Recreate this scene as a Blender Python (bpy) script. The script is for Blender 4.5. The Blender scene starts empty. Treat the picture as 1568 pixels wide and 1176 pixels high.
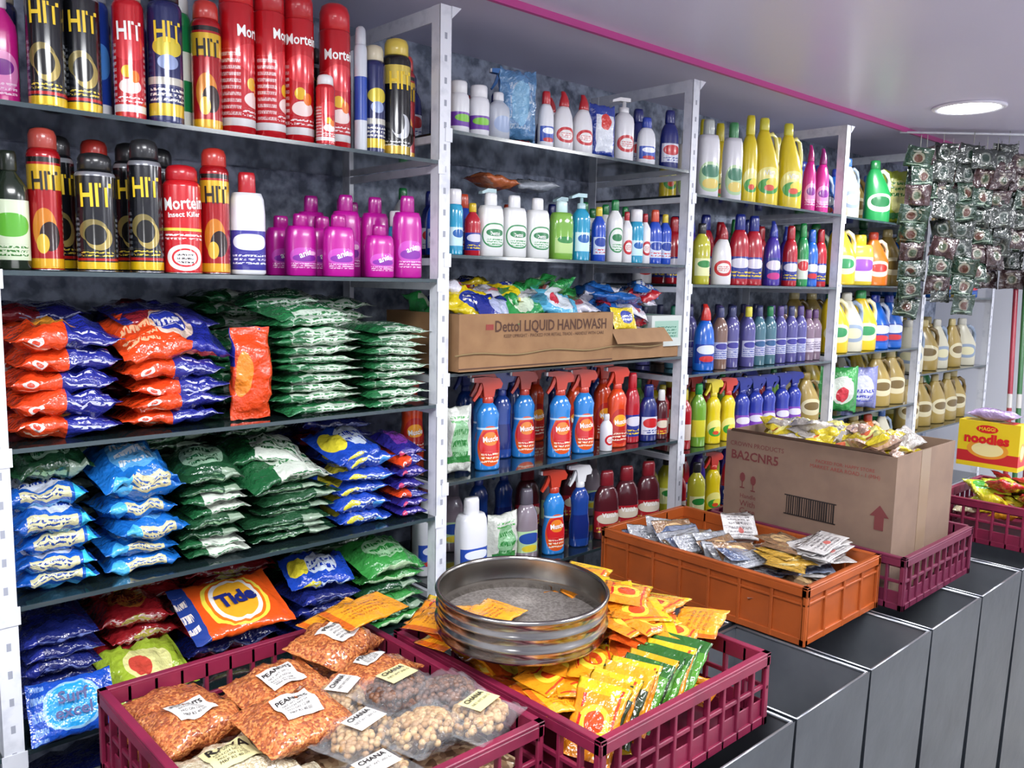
import bpy, math, random, bmesh
from mathutils import Vector, Matrix, noise
random.seed(7)
R=random.Random(11)
scene=bpy.context.scene
COL=scene.collection

def hexc(h):
    h=h.lstrip('#')
    o=[]
    for i in (0,2,4):
        x=int(h[i:i+2],16)/255
        o.append(x/12.92 if x<=.04045 else ((x+.055)/1.055)**2.4)
    return (o[0],o[1],o[2],1)

# ------------------------------------------------------------------ materials
MC={}
def M(name,base,shapes=(),rough=.35,metal=0,bump=0,bscale=60,alpha=1,coat=0,emis=0,noi=None,trans=0,bdist=.01):
    if name in MC: return MC[name]
    m=bpy.data.materials.new(name); m.use_nodes=True
    nt=m.node_tree; N=nt.nodes; L=nt.links
    b=N['Principled BSDF']
    b.inputs['Roughness'].default_value=rough
    b.inputs['Metallic'].default_value=metal
    b.inputs['Alpha'].default_value=alpha
    b.inputs['Coat Weight'].default_value=coat
    b.inputs['Coat Roughness'].default_value=.1
    if trans: b.inputs['Transmission Weight'].default_value=trans
    tc=N.new('ShaderNodeTexCoord')
    def rgb(c):
        n=N.new('ShaderNodeRGB'); n.outputs[0].default_value=hexc(c); return n.outputs[0]
    def vm(op,a,bv=None):
        n=N.new('ShaderNodeVectorMath'); n.operation=op; L.new(a,n.inputs[0])
        if bv is not None: n.inputs[1].default_value=bv
        return n
    def mt(op,a,bv=None,c=None):
        n=N.new('ShaderNodeMath'); n.operation=op; L.new(a,n.inputs[0])
        if bv is not None:
            if isinstance(bv,(int,float)): n.inputs[1].default_value=bv
            else: L.new(bv,n.inputs[1])
        return n.outputs[0]
    def mix(f,a,c):
        n=N.new('ShaderNodeMix'); n.data_type='RGBA'
        L.new(f,n.inputs[0]); L.new(a,n.inputs[6]); L.new(c,n.inputs[7]); return n.outputs[2]
    cur=rgb(base)
    if noi:   # (color, scale, threshold, softness)
        nn=N.new('ShaderNodeTexNoise'); nn.inputs['Scale'].default_value=noi[1]; nn.inputs['Detail'].default_value=4
        L.new(tc.outputs['Object'],nn.inputs['Vector'])
        mr=N.new('ShaderNodeMapRange'); L.new(nn.outputs[0],mr.inputs[0])
        mr.inputs[1].default_value=noi[2]-noi[3]; mr.inputs[2].default_value=noi[2]+noi[3]
        cur=mix(mr.outputs[0],cur,rgb(noi[0]))
    for s in shapes:
        k,cx,cy,rx,ry,c=s[:6]
        d=vm('SUBTRACT',tc.outputs['UV'],(cx,cy,0))
        if k=='e':
            d2=vm('DIVIDE',d.outputs[0],(rx,ry,1)); ln=vm('LENGTH',d2.outputs[0])
            f=mt('LESS_THAN',ln.outputs['Value'],1.0)
        else:
            a=vm('ABSOLUTE',d.outputs[0]); a=vm('DIVIDE',a.outputs[0],(rx,ry,1))
            sp=N.new('ShaderNodeSeparateXYZ'); L.new(a.outputs[0],sp.inputs[0])
            f=mt('LESS_THAN',mt('MAXIMUM',sp.outputs[0],sp.outputs[1]),1.0)
            if k=='t':
                nl=s[6] if len(s)>6 else 4
                sp2=N.new('ShaderNodeSeparateXYZ'); L.new(d.outputs[0],sp2.inputs[0])
                w=mt('SINE',mt('MULTIPLY',mt('ADD',sp2.outputs[1],ry),2*math.pi*nl/(2*ry)))
                f1=mt('GREATER_THAN',w,-.1)
                sc=vm('MULTIPLY',tc.outputs['UV'],(14*nl/(2*rx)*.25,nl/(2*ry),1))
                nn=N.new('ShaderNodeTexNoise'); nn.inputs['Scale'].default_value=1.6; nn.inputs['Detail'].default_value=1
                L.new(sc.outputs[0],nn.inputs['Vector'])
                f2=mt('GREATER_THAN',nn.outputs[0],.47)
                f=mt('MULTIPLY',mt('MULTIPLY',f,f1),f2)
        cur=mix(f,cur,rgb(c))
    L.new(cur,b.inputs['Base Color'])
    if emis:
        L.new(cur,b.inputs['Emission Color']); b.inputs['Emission Strength'].default_value=emis
    if bump:
        nn=N.new('ShaderNodeTexNoise'); nn.inputs['Scale'].default_value=bscale; nn.inputs['Detail'].default_value=3
        L.new(tc.outputs['Object'],nn.inputs['Vector'])
        bp=N.new('ShaderNodeBump'); bp.inputs['Strength'].default_value=bump; bp.inputs['Distance'].default_value=bdist
        L.new(nn.outputs[0],bp.inputs['Height']); L.new(bp.outputs[0],b.inputs['Normal'])
        if coat: L.new(bp.outputs[0],b.inputs['Coat Normal'])
    MC[name]=m
    return m

def M_grain(name,c1,c2,c3,scale,rough=.3):
    if name in MC: return MC[name]
    m=bpy.data.materials.new(name); m.use_nodes=True
    nt=m.node_tree;N=nt.nodes;L=nt.links;b=N['Principled BSDF']
    tc=N.new('ShaderNodeTexCoord'); v=N.new('ShaderNodeTexVoronoi'); v.inputs['Scale'].default_value=scale
    L.new(tc.outputs['Object'],v.inputs['Vector'])
    sep=N.new('ShaderNodeSeparateColor'); L.new(v.outputs['Color'],sep.inputs[0])
    cr=N.new('ShaderNodeValToRGB'); e=cr.color_ramp.elements
    e[0].position=.1;e[0].color=hexc(c1);e[1].position=.9;e[1].color=hexc(c3)
    x=cr.color_ramp.elements.new(.5);x.color=hexc(c2)
    L.new(sep.outputs[0],cr.inputs[0]); L.new(cr.outputs[0],b.inputs['Base Color'])
    bp=N.new('ShaderNodeBump'); bp.inputs['Strength'].default_value=.6; bp.inputs['Distance'].default_value=.003; bp.invert=True
    L.new(v.outputs['Distance'],bp.inputs['Height']); L.new(bp.outputs[0],b.inputs['Normal'])
    nn=N.new('ShaderNodeTexNoise'); nn.inputs['Scale'].default_value=35; L.new(tc.outputs['Object'],nn.inputs['Vector'])
    b2=N.new('ShaderNodeBump'); b2.inputs['Strength'].default_value=.7; b2.inputs['Distance'].default_value=.014
    L.new(nn.outputs[0],b2.inputs['Height']); L.new(b2.outputs[0],b.inputs['Coat Normal'])
    b.inputs['Roughness'].default_value=.6; b.inputs['Coat Weight'].default_value=1; b.inputs['Coat Roughness'].default_value=.1
    MC[name]=m; return m

# ------------------------------------------------------------------ mesh builder
def sgp(c,p): return math.copysign(abs(c)**p,c)
class MB:
    def __init__(s): s.v=[];s.f=[];s.uv=[];s.mi=[];s.sm=[];s.mats=[]
    def m(s,mat):
        if mat not in s.mats: s.mats.append(mat)
        return s.mats.index(mat)
    def add(s,vs,fs,mat,uvs=None,smooth=True,mtx=None):
        o=len(s.v); k=s.m(mat)
        for p in vs:
            p=Vector(p)
            if mtx is not None: p=mtx@p
            s.v.append(p)
        for i,f in enumerate(fs):
            s.f.append([a+o for a in f]); s.mi.append(k); s.sm.append(smooth)
            s.uv.append(uvs[i] if uvs else [(0.5,0.5)]*len(f))
    def build(s,name):
        me=bpy.data.meshes.new(name)
        me.from_pydata([tuple(p) for p in s.v],[],s.f)
        for m in s.mats: me.materials.append(m)
        ul=me.uv_layers.new(name='UVMap')
        flat=[c for fu in s.uv for t in fu for c in t]
        ul.data.foreach_set('uv',flat)
        me.polygons.foreach_set('material_index',s.mi)
        me.polygons.foreach_set('use_smooth',s.sm)
        me.update()
        return me
    def box(s,x0,x1,y0,y1,z0,z1,mat,mtx=None):
        vs=[(x0,y0,z0),(x1,y0,z0),(x1,y1,z0),(x0,y1,z0),(x0,y0,z1),(x1,y0,z1),(x1,y1,z1),(x0,y1,z1)]
        fs=[(3,2,1,0),(4,5,6,7),(0,1,5,4),(1,2,6,5),(2,3,7,6),(3,0,4,7)]
        q=[(0,0),(1,0),(1,1),(0,1)]
        s.add(vs,fs,mat,[q]*6,False,mtx)
    def prism(s,poly,t,mat,mtx=None,smooth=False):   # poly in x,z ; extruded in y
        n=len(poly)
        vs=[(p[0],-t/2,p[1]) for p in poly]+[(p[0],t/2,p[1]) for p in poly]
        fs=[tuple(range(n)),tuple(range(2*n-1,n-1,-1))]
        for i in range(n):
            j=(i+1)%n; fs.append((i,i+n,j+n,j))
        s.add(vs,fs,mat,None,smooth,mtx)
    def loft(s,secs,mat,n=20,mtx=None,caps=True,zr=None):
        vs=[];fs=[];uv=[]
        z0,z1=zr if zr else (secs[0][0],secs[-1][0])
        for q in secs:
            z,rx,ry=q[:3]; cx=q[3] if len(q)>3 else 0; cy=q[4] if len(q)>4 else 0; e=q[5] if len(q)>5 else 2
            for i in range(n):
                th=-math.pi/2+2*math.pi*(i/n-.5)
                vs.append((cx+rx*sgp(math.cos(th),2/e),cy+ry*sgp(math.sin(th),2/e),z))
        for k in range(len(secs)-1):
            va=(secs[k][0]-z0)/(z1-z0+1e-9);vb=(secs[k+1][0]-z0)/(z1-z0+1e-9)
            for i in range(n):
                j=(i+1)%n
                fs.append((k*n+i,k*n+j,(k+1)*n+j,(k+1)*n+i))
                uv.append([(i/n,va),((i+1)/n,va),((i+1)/n,vb),(i/n,vb)])
        if caps:
            fs.append(tuple(range(n-1,-1,-1))); uv.append([(0,0)]*n)
            k=(len(secs)-1)*n
            fs.append(tuple(range(k,k+n))); uv.append([(0.02,1)]*n)
        s.add(vs,fs,mat,uv,True,mtx)
    def revolve(s,prof,mat,n=48,mtx=None,closed=True):
        vs=[];fs=[];uv=[];m=len(prof)
        for i in range(n):
            a=2*math.pi*i/n
            for (r,z) in prof: vs.append((r*math.cos(a),r*math.sin(a),z))
        for i in range(n):
            j=(i+1)%n
            for k in range(m if closed else m-1):
                l=(k+1)%m
                fs.append((i*m+k,j*m+k,j*m+l,i*m+l)); uv.append([(i/n,k/m),((i+1)/n,k/m),((i+1)/n,(k+1)/m),(i/n,(k+1)/m)])
        s.add(vs,fs,mat,uv,True,mtx)
    def tube(s,pts,r,mat,n=8,mtx=None):
        pts=[Vector(p) for p in pts]; vs=[];fs=[]
        for i,p in enumerate(pts):
            t=(pts[min(i+1,len(pts)-1)]-pts[max(i-1,0)]).normalized()
            a=t.cross(Vector((0,0,1))) if abs(t.z)<.9 else t.cross(Vector((0,1,0)))
            a.normalize(); b=t.cross(a)
            for k in range(n):
                th=2*math.pi*k/n; vs.append(p+a*(r*math.cos(th))+b*(r*math.sin(th)))
        for i in range(len(pts)-1):
            for k in range(n):
                l=(k+1)%n; fs.append((i*n+k,i*n+l,(i+1)*n+l,(i+1)*n+k))
        fs.append(tuple(range(n-1,-1,-1))); fs.append(tuple(range((len(pts)-1)*n,len(pts)*n)))
        s.add(vs,fs,mat,None,True,mtx)
    # soft plastic pack, long axis X, face label at v=.75 (top), front edge v=.5
    def pillow(s,W,D,H,mat,mtx=None,seed=0,nx=12,m=16,amp=.12,fin=.05,puff=2.6,sag=0):
        vs=[];fs=[];uv=[]
        us=[0,fin]+[fin+(1-2*fin)*i/nx for i in range(1,nx)]+[1-fin,1]
        for u in us:
            x=(u-.5)*W
            for i in range(m):
                vv=i/m; p=pil_pt(x,u,vv,W,D,H,seed,amp,fin,puff)
                if sag: p=(p[0],p[1],p[2]+sag*((2*u-1)**2))
                vs.append(p)
        for k in range(len(us)-1):
            for i in range(m):
                j=(i+1)%m
                fs.append((k*m+i,(k+1)*m+i,(k+1)*m+j,k*m+j))
                uv.append([(us[k],i/m),(us[k+1],i/m),(us[k+1],(i+1)/m),(us[k],(i+1)/m)])
        s.add(vs,fs,mat,uv,True,mtx)
    def text(s,st,size,mat,fn,bold=.02,wid=None,ys=1):
        vs,fs=textgeo(st,bold)
        k=size
        if wid:
            w=max(v[0] for v in vs)-min(v[0] for v in vs); k=wid/w
        s.add([fn(x*k,y*k*ys) for x,y in vs],fs,mat,None,False)
def pil_prof(u,fin,puff):
    if u<=fin or u>=1-fin: return 0.02
    q=abs((u-fin)/(1-2*fin)*2-1)
    return max(.03,(1-q**puff))**.55
def pil_pt(x,u,vv,W,D,H,seed,amp,fin,puff):
    t=pil_prof(u,fin,puff); ph=2*math.pi*(vv-.5)
    y=-sgp(math.cos(ph),.85)*D/2*(1-.07*t); z=sgp(math.sin(ph),.85)*H/2*t
    nzv=noise.noise(Vector((x*34+seed*7.3,y*34,z*20+seed)))
    nz2=noise.noise(Vector((x*90+seed*3.1,y*90,z*60)))
    z+=(nzv*1.3+nz2*.6)*H*amp*(1 if t>.05 else .25); y+=nz2*D*.03
    xx=x+nz2*W*.012
    return (xx,y,z)
TG={}
def textgeo(st,bold=.02):
    k=(st,bold)
    if k in TG: return TG[k]
    cu=bpy.data.curves.new('tmp','FONT'); cu.body=st; cu.size=1; cu.align_x='CENTER'; cu.align_y='CENTER'; cu.resolution_u=2; cu.offset=bold; cu.fill_mode='FRONT'
    o=bpy.data.objects.new('tmp',cu); COL.objects.link(o)
    dg=bpy.context.evaluated_depsgraph_get(); me=bpy.data.meshes.new_from_object(o.evaluated_get(dg))
    r=([(v.co.x,v.co.y) for v in me.vertices],[tuple(p.vertices) for p in me.polygons])
    bpy.data.objects.remove(o); bpy.data.curves.remove(cu); bpy.data.meshes.remove(me)
    TG[k]=r; return r
def onbody(rx,ry,z,tilt=0):
    def fn(x,y):
        if tilt:
            c,sn=math.cos(tilt),math.sin(tilt); x,y=x*c-y*sn,x*sn+y*c
        if abs(rx-ry)<.3*rx:
            a=max(-1.5,min(1.5,x/rx)); return ((rx+.0009)*math.sin(a),-(ry+.0009)*math.cos(a),z+y)
        q=max(-.97,min(.97,x/rx)); return (x,-(ry*math.sqrt(1-q*q)+.0012),z+y)
    return fn
def obj(name,me,loc=(0,0,0),rot=(0,0,0),parent=None):
    o=bpy.data.objects.new(name,me); o.location=loc; o.rotation_euler=rot; COL.objects.link(o)
    if parent: o.parent=parent
    return o
T=Matrix.Translation
def RT(x,y,z,rx=0,ry=0,rz=0): return T((x,y,z))@Matrix.Rotation(rz,4,'Z')@Matrix.Rotation(ry,4,'Y')@Matrix.Rotation(rx,4,'X')

# ------------------------------------------------------------------ room
W_=M('wall_paint','#a4aec2',rough=.6,noi=('#5c6678',26,.5,.12),bump=.3,bscale=40)
W2=M('wall_paint_side','#dcdee6',rough=.8)
FL=M('floor_tile','#b4b2ac',rough=.4,noi=('#989692',5,.5,.2))
CE=M('ceiling_paint','#d8d2e8',rough=.34,noi=('#cfc9e1',1.5,.5,.3))
PK=M('pink_trim','#c2468f',rough=.35)
CZ=2.275
def slab(name,x0,x1,y0,y1,z0,z1,mat):
    b=MB(); b.box(x0,x1,y0,y1,z0,z1,mat); return obj(name,b.build(name))
slab('wall_back',-2.1,5.5,2.06,2.16,0,CZ,W_)
slab('wall_right',5.45,5.55,-2.1,2.16,0,CZ,W2)
slab('wall_left',-2.2,-2.1,-2.1,2.16,0,CZ,W2)
slab('wall_front',-2.2,5.55,-2.2,-2.1,0,CZ,W2)
slab('floor',-2.2,5.55,-2.2,2.16,-.08,0,FL)
slab('ceiling',-2.2,5.55,-2.2,2.16,CZ,CZ+.08,CE)
slab('trim_1',-2.1,5.45,1.574,1.586,CZ-.018,CZ,PK)

# ------------------------------------------------------------------ racks
WH=M('white_painted_steel','#dfe2ea',rough=.38,noi=('#c6cad4',25,.62,.1))
SL=M('slot_dark','#9a9eaa',rough=.7)
GL=M('dark_glass','#182426',rough=.05,coat=.6)
GE=M('glass_edge','#36454a',rough=.15,coat=.5)
PX=[-.64,.315,1.255,2.235,3.24,4.08,5.0]
SH={0:[1.875,1.601,1.301,1.024,.76,.42],1:[1.875,1.601,1.301,1.024,.76,.42],2:[1.95,1.66,1.373,1.102,.82,.45],3:[1.883,1.60,1.31,1.05,.79,.43],
    4:[1.88,1.61,1.33,1.07,.80,.43],5:[1.88,1.56,1.20,.92,.6]}
FY,BY=1.6,2.02
def post(b,x,y,zt,front):
    sgn=1 if front else -1
    b.box(x-.016,x+.016,y-.0015,y+.0015,0,zt,WH)
    b.box(x-.016,x-.013,y,y+sgn*.032,0,zt,WH)
    if front:
        z=.2
        while z<zt-.05:
            b.box(x-.0035,x+.0035,y-.0019,y-.0014,z,z+.014,SL); z+=.05
    b.box(x-.02,x+.02,y-.006,y+.02,0,.004,WH)
for i,x in enumerate(PX):
    b=MB()
    zt=2.225
    post(b,x,FY,zt,True); post(b,x,BY,zt,False)
    b.box(x-.014,x-.011,FY,BY,zt-.035,zt,WH)
    b.prism([(0,0),(.028,0),(0,-.028)],.002,WH,T((x+.015,FY-.003,zt)))
    for k in (i-1,i):
        if k in SH:
            for z in SH[k]:
                if k==i: b.box(x+.004,x+.015,FY+.003,BY-.003,z-.026,z-.009,WH)
                else: b.box(x-.012,x-.001,FY+.003,BY-.003,z-.026,z-.009,WH)
                b.box(x-.02 if k==i-1 else x+.0,x-.0 if k==i-1 else x+.02,FY-.004,FY-.002,z-.03,z+.002,WH)
    obj('shelf_upright_frame',b.build('shelf_upright_frame'))
for k,zs in SH.items():
    xa,xb=PX[k]+.018,PX[k+1]-.018
    for z in zs:
        b=MB(); b.box(xa,xb,FY+.002,BY-.005,z-.008,z,GL); b.box(xa,xb,FY-.002,FY+.002,z-.008,z,GE)
        obj('glass_shelf',b.build('glass_shelf'))

# ------------------------------------------------------------------ bottle templates
PLW=M('plastic_white','#eceef2',rough=.3,coat=.3)
INK=M('ink_black','#1a1414',rough=.5); INKW=M('ink_white','#f6f6f4',rough=.45)
INKY=M('ink_yellow','#e8c422',rough=.45); INKR=M('ink_red','#c8181c',rough=.45); INKB=M('ink_navy','#16226c',rough=.45)
def plain(c): return M('plastic_'+c.strip('#'),c,rough=.28,coat=.35)
def seg(z,k,W,D,cx=0,e=2): return (z,k*W/2,k*D/2,cx,0,e)
TPL={}
def bottle(key,kind,W,D,H,body,cap,text=None,tm=None,e=2.3):
    if key in TPL: return TPL[key]
    b=MB(); c=plain(cap)
    def L(q,mat,ee=e): b.loft([seg(z*H,k,W,D,(cx[0] if cx else 0)*W,ee) for z,k,*cx in q],mat,22)
    if kind=='can':
        L([(0,.93),(.008,1),(.03,1),(.80,1),(.815,.99),(.84,.9),(.86,.76)],body,2)
        L([(.855,.80),(.86,.84),(.95,.82),(.985,.7),(1,.4)],c,2)
        b.loft([(0.0,W*.49,W*.49),(.006*H,W*.515,W*.515),(.012*H,W*.49,W*.49)],M('can_rim','#c9cbd0',rough=.25,metal=1),22)
    elif kind=='bigcan':
        L([(0,.93),(.008,1),(.80,1),(.81,.97)],body,2)
        L([(.81,.96),(.93,.95),(.975,.82),(.995,.55),(1,.3)],c,2)
        b.loft([(0.0,W*.49,W*.49),(.006*H,W*.515,W*.515),(.012*H,W*.49,W*.49)],M('can_rim','#c9cbd0',rough=.25,metal=1),22)
    elif kind=='round':
        L([(0,.92),(.015,1),(.62,1),(.70,.93),(.77,.66),(.82,.42),(.84,.4)],body)
        L([(.83,.44),(.84,.48),(.97,.47),(1,.4)],c,2)
    elif kind=='jar':
        L([(0,.94),(.02,1),(.66,1),(.74,.9),(.78,.72)],body)
        L([(.77,.78),(.78,.82),(.97,.82),(1,.74)],c,2)
    elif kind=='flat':
        L([(0,.92),(.02,1),(.35,1),(.55,.97),(.66,.88),(.74,.66),(.78,.5)],body)
        L([(.78,.50),(.79,.54),(.96,.5),(1,.42)],c)
    elif kind=='wide':
        L([(0,.9),(.02,1),(.40,1),(.60,1),(.74,.93),(.80,.8)],body,2.8)
        L([(.80,.46),(.81,.5),(.97,.48),(1,.42)],c)
    elif kind=='wc':      # toilet-cleaner bottle with bent neck
        L([(0,.92),(.02,1),(.30,1),(.46,.96),(.60,.86),(.70,.62,.02),(.76,.42,.05)],body)
        L([(.75,.46,.05),(.77,.5,.05),(.86,.44,.06),(.93,.3,.05),(1,.2,-.02)],c,2)
    elif kind=='jug':
        L([(0,.94),(.02,1),(.45,1),(.6,.84,-.07),(.75,.62,-.15),(.84,.42,-.16),(.87,.32,-.16)],body)
        L([(.86,.36,-.16),(.87,.4,-.16),(.98,.38,-.16),(1,.3,-.16)],c,2)
        pts=[(-.02*W,0,.80*H),(.18*W,0,.83*H),(.34*W,0,.78*H),(.42*W,0,.66*H),(.43*W,0,.52*H),(.36*W,0,.42*H)]
        b.tube(pts,.085*W,body,8)
    elif kind=='trigger':
        L([(0,.94),(.02,1),(.28,1),(.40,.86),(.50,.86),(.60,.92),(.68,.66),(.73,.36)],body)
        L([(.72,.40),(.73,.44),(.79,.42),(.80,.3)],c,2)
        hd=[(-.62,.95),(-.62,1.0),(-.15,1.01),(.42,.99),(.56,.93),(.50,.88),(.26,.87),(.2,.79),(-.2,.79),(-.24,.9),(-.3,.945)]
        b.prism([(x*W,z*H) for x,z in hd],.36*D,c)
        tr=[(-.32,.94),(-.2,.92),(-.34,.82),(-.58,.74),(-.64,.76),(-.46,.84)]
        b.prism([(x*W,z*H) for x,z in tr],.2*D,c)
        b.prism([(x*W,z*H) for x,z in [(-.7,.955),(-.7,.995),(-.6,1.0),(-.6,.95)]],.3*D,PLW)
    elif kind=='pump':
        L([(0,.93),(.02,1),(.6,1),(.68,.92),(.74,.6),(.77,.4)],body)
        L([(.76,.44),(.77,.48),(.84,.46),(.85,.2),(.93,.18)],c,2)
        hd=[(-.7,.90),(-.7,.935),(-.3,.985),(.25,.985),(.25,.93),(-.3,.93)]
        b.prism([(x*W,z*H) for x,z in hd],.28*W,c)
    if text:
        for q in text:
            st,wd,zf,tilt=q[:4]; b.text(st,1,tm,onbody(W/2,D/2,zf*H,tilt),wid=wd*W,ys=q[4] if len(q)>4 else 1)
    TPL[key]=b.build(key); return TPL[key]

# label materials (u=.5 is the front of the pack, v = height)
B_HITK=M('can_black_yellow','#16181e',[('r',.5,.06,.5,.035,'#d8b619'),('r',.5,.12,.5,.012,'#b3201c'),('r',.5,.95,.5,.02,'#8a8d94'),('e',.47,.40,.12,.11,'#7d7040'),('e',.52,.33,.11,.12,'#a3904e'),('e',.49,.36,.09,.1,'#1c1c1a'),('t',.25,.35,.1,.2,'#8a9096',8),('t',.78,.35,.1,.2,'#9aa0a6',8),('t',.5,.18,.14,.03,'#d8c040',2)],rough=.22,metal=.3,coat=.6)
B_HITR=M('can_red_yellow','#a01219',[('r',.5,.06,.5,.04,'#d8a31c'),('r',.5,.76,.5,.10,'#d3ab28'),('r',.5,.9,.5,.02,'#1c1816'),('e',.48,.34,.12,.17,'#c87a1f'),('e',.53,.28,.1,.12,'#2a1512'),('e',.46,.22,.06,.08,'#d6b23a'),('r',.22,.4,.09,.22,'#bf4a1d'),('t',.8,.35,.1,.22,'#e8d0b0',9)],rough=.22,metal=.2,coat=.6)
B_RED=M('can_red','#c0141f',[('e',.5,.6,.2,.11,'#d9323a'),('r',.5,.1,.5,.03,'#e0dee0'),('e',.5,.28,.12,.06,'#f1d9d4'),('t',.25,.4,.1,.25,'#e9d0d0',10),('t',.77,.4,.1,.25,'#e9d0d0',10),('e',.47,.4,.06,.05,'#e2b21c'),('e',.55,.36,.05,.05,'#e8751c'),('t',.5,.18,.14,.03,'#f4e6e6',2)],rough=.2,metal=.2,coat=.7)
B_REDW=M('can_red_white_base','#c41a22',[('e',.5,.17,.17,.14,'#f4f2f0'),('e',.5,.17,.12,.1,'#cf1a22'),('e',.5,.17,.10,.08,'#f4f2f0'),('t',.5,.17,.07,.06,'#2a2020',3),('r',.5,.47,.28,.015,'#f1d34a'),('t',.5,.4,.2,.04,'#f3e6e6',2)],rough=.22,coat=.6)
B_BLUE=M('can_blue','#1f3c9a',[('r',.5,.1,.5,.05,'#e6e8f0'),('e',.5,.5,.15,.15,'#4f8fe0')],rough=.25,coat=.5)
B_GRN=M('can_green','#1d8a4c',[('r',.5,.1,.5,.07,'#e9f0e6'),('r',.5,.55,.2,.12,'#eef4e6')],rough=.25,coat=.5)
B_BY=M('can_navy_yellow','#1b2458',[('r',.5,.35,.5,.03,'#bfbcb0'),('r',.5,.12,.5,.05,'#d3b522'),('e',.5,.62,.15,.08,'#d6c23a'),('t',.5,.25,.2,.06,'#e8e4d8',3),('e',.5,.5,.1,.06,'#8fa0c8')],rough=.22,metal=.2,coat=.6)
B_YCAN=M('can_black_gold','#17181b',[('r',.5,.80,.5,.09,'#d7bf55'),('e',.52,.3,.12,.12,'#b8bcc2'),('e',.47,.34,.08,.12,'#22242a'),('r',.5,.07,.5,.04,'#c9a83c'),('t',.5,.14,.18,.03,'#d8dadc',2)],rough=.2,metal=.3,coat=.6)
B_SILW=M('can_white_blue','#c6ccd6',[('r',.5,.5,.5,.2,'#2449a8')],rough=.3)
B_VAN=M('bottle_magenta','#c0189a',[('e',.5,.40,.16,.17,'#ce4cc0'),('e',.5,.36,.12,.07,'#8a2aa8'),('t',.5,.22,.14,.06,'#f3cdea',3),('e',.56,.46,.06,.04,'#f0b8e0')],rough=.28,coat=.4)
B_WPUR=M('bottle_white_purple','#dfe1e8',[('r',.5,.30,.24,.24,'#3d3796'),('e',.5,.40,.17,.10,'#dfe6f5'),('t',.5,.2,.18,.07,'#dfe2f5',3)],rough=.3,coat=.3)
B_GW=M('bottle_green_label','#1f2a20',[('r',.5,.4,.24,.3,'#d8e6c8'),('e',.5,.45,.18,.12,'#62b53a'),('t',.5,.2,.16,.06,'#3c7a32',3)],rough=.2,coat=.5)
B_DET=M('bottle_white_green','#e4e6e6',[('e',.5,.42,.19,.24,'#2c8a4e'),('e',.5,.42,.165,.21,'#e0e8e0'),('e',.5,.47,.11,.07,'#1f7a45'),('t',.5,.3,.1,.07,'#3f9a58',3)],rough=.3,coat=.3)
B_GCL=M('bottle_clear_green','#7fb548',[('r',.5,.3,.17,.16,'#b8d88a'),('e',.5,.42,.12,.07,'#2f8a3c')],rough=.1,coat=.8)
B_CYA=M('bottle_cyan','#2a9cc4',[('r',.5,.36,.18,.18,'#cdeef6'),('e',.5,.42,.12,.08,'#1b62b0')],rough=.15,coat=.6)
B_WG=M('bottle_white_violet','#e0e1e6',[('r',.5,.35,.25,.17,'#6d3ba0'),('e',.5,.38,.16,.09,'#7cc03a')],rough=.3)
B_WR=M('bottle_white_red','#e2e2e6',[('e',.5,.36,.17,.17,'#c41e28'),('e',.5,.36,.11,.11,'#e8e4e2'),('t',.5,.36,.09,.06,'#c41e28',3)],rough=.3,coat=.3)
B_WB=M('bottle_white_blue','#e2e4ea',[('r',.5,.33,.2,.17,'#2a4fb4'),('e',.5,.4,.13,.07,'#e8eefb'),('e',.5,.2,.12,.05,'#c83030')],rough=.3,coat=.3)
B_NAV=M('bottle_navy','#18256e',[('r',.5,.36,.2,.2,'#d6d9e8'),('e',.5,.42,.16,.11,'#c3262c'),('t',.5,.24,.15,.05,'#25358c',2)],rough=.25,coat=.4)
B_BLU=M('bottle_blue_label','#1d49b8',[('r',.5,.34,.2,.19,'#cfdcf0'),('e',.5,.42,.16,.1,'#123a9c'),('t',.5,.24,.15,.06,'#c9262c',2)],rough=.22,coat=.5)
B_MUS=M('bottle_blue_clear','#2a80cc',[('e',.5,.36,.19,.30,'#d8561f'),('e',.5,.40,.17,.2,'#cc262a'),('e',.5,.47,.10,.10,'#e2822c'),('t',.5,.2,.12,.08,'#f4e4cc',3),('r',.5,.62,.3,.015,'#b8dcf8')],rough=.12,coat=.7)
B_MUO=M('bottle_orange','#d8451c',[('e',.5,.36,.2,.3,'#b82a22'),('e',.5,.46,.12,.10,'#f0a02a'),('t',.5,.2,.14,.08,'#f4e4cc',3)],rough=.2,coat=.6)
B_VIM=M('bottle_yellow','#e2ca1a',[('e',.5,.34,.19,.17,'#eee686'),('e',.5,.26,.15,.1,'#3f9c3a'),('e',.55,.3,.09,.07,'#e6d84a'),('e',.5,.24,.06,.04,'#d94a2a')],rough=.25,coat=.5)
B_LIL=M('bottle_white_lilac','#e0e0e6',[('e',.5,.33,.2,.24,'#b7d8a4'),('e',.5,.42,.14,.1,'#2f7a5a'),('e',.5,.22,.12,.08,'#e8cf6a')],rough=.3,coat=.4)
B_PNK=M('bottle_pink','#cb1f86',[('e',.5,.36,.18,.2,'#e88cc4'),('e',.5,.4,.12,.08,'#7c1f8a'),('t',.5,.2,.15,.07,'#f6cfe6',3)],rough=.25,coat=.5)
B_YCL=M('bottle_yellow_clear','#c0bd3a',[('r',.5,.34,.2,.17,'#e8eab0'),('e',.5,.4,.14,.07,'#2f8a3c')],rough=.12,coat=.7)
B_RB=M('bottle_red_blue','#b01c2c',[('r',.5,.32,.28,.2,'#22348f'),('e',.5,.4,.2,.09,'#d8d6e4'),('t',.5,.22,.2,.06,'#e6c83a',2)],rough=.22,coat=.5)
B_PUR=M('bottle_purple','#43309a',[('r',.5,.35,.24,.22,'#23338c'),('e',.5,.42,.17,.1,'#d9d2e3'),('e',.5,.2,.14,.07,'#c62b86')],rough=.22,coat=.5)
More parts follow.
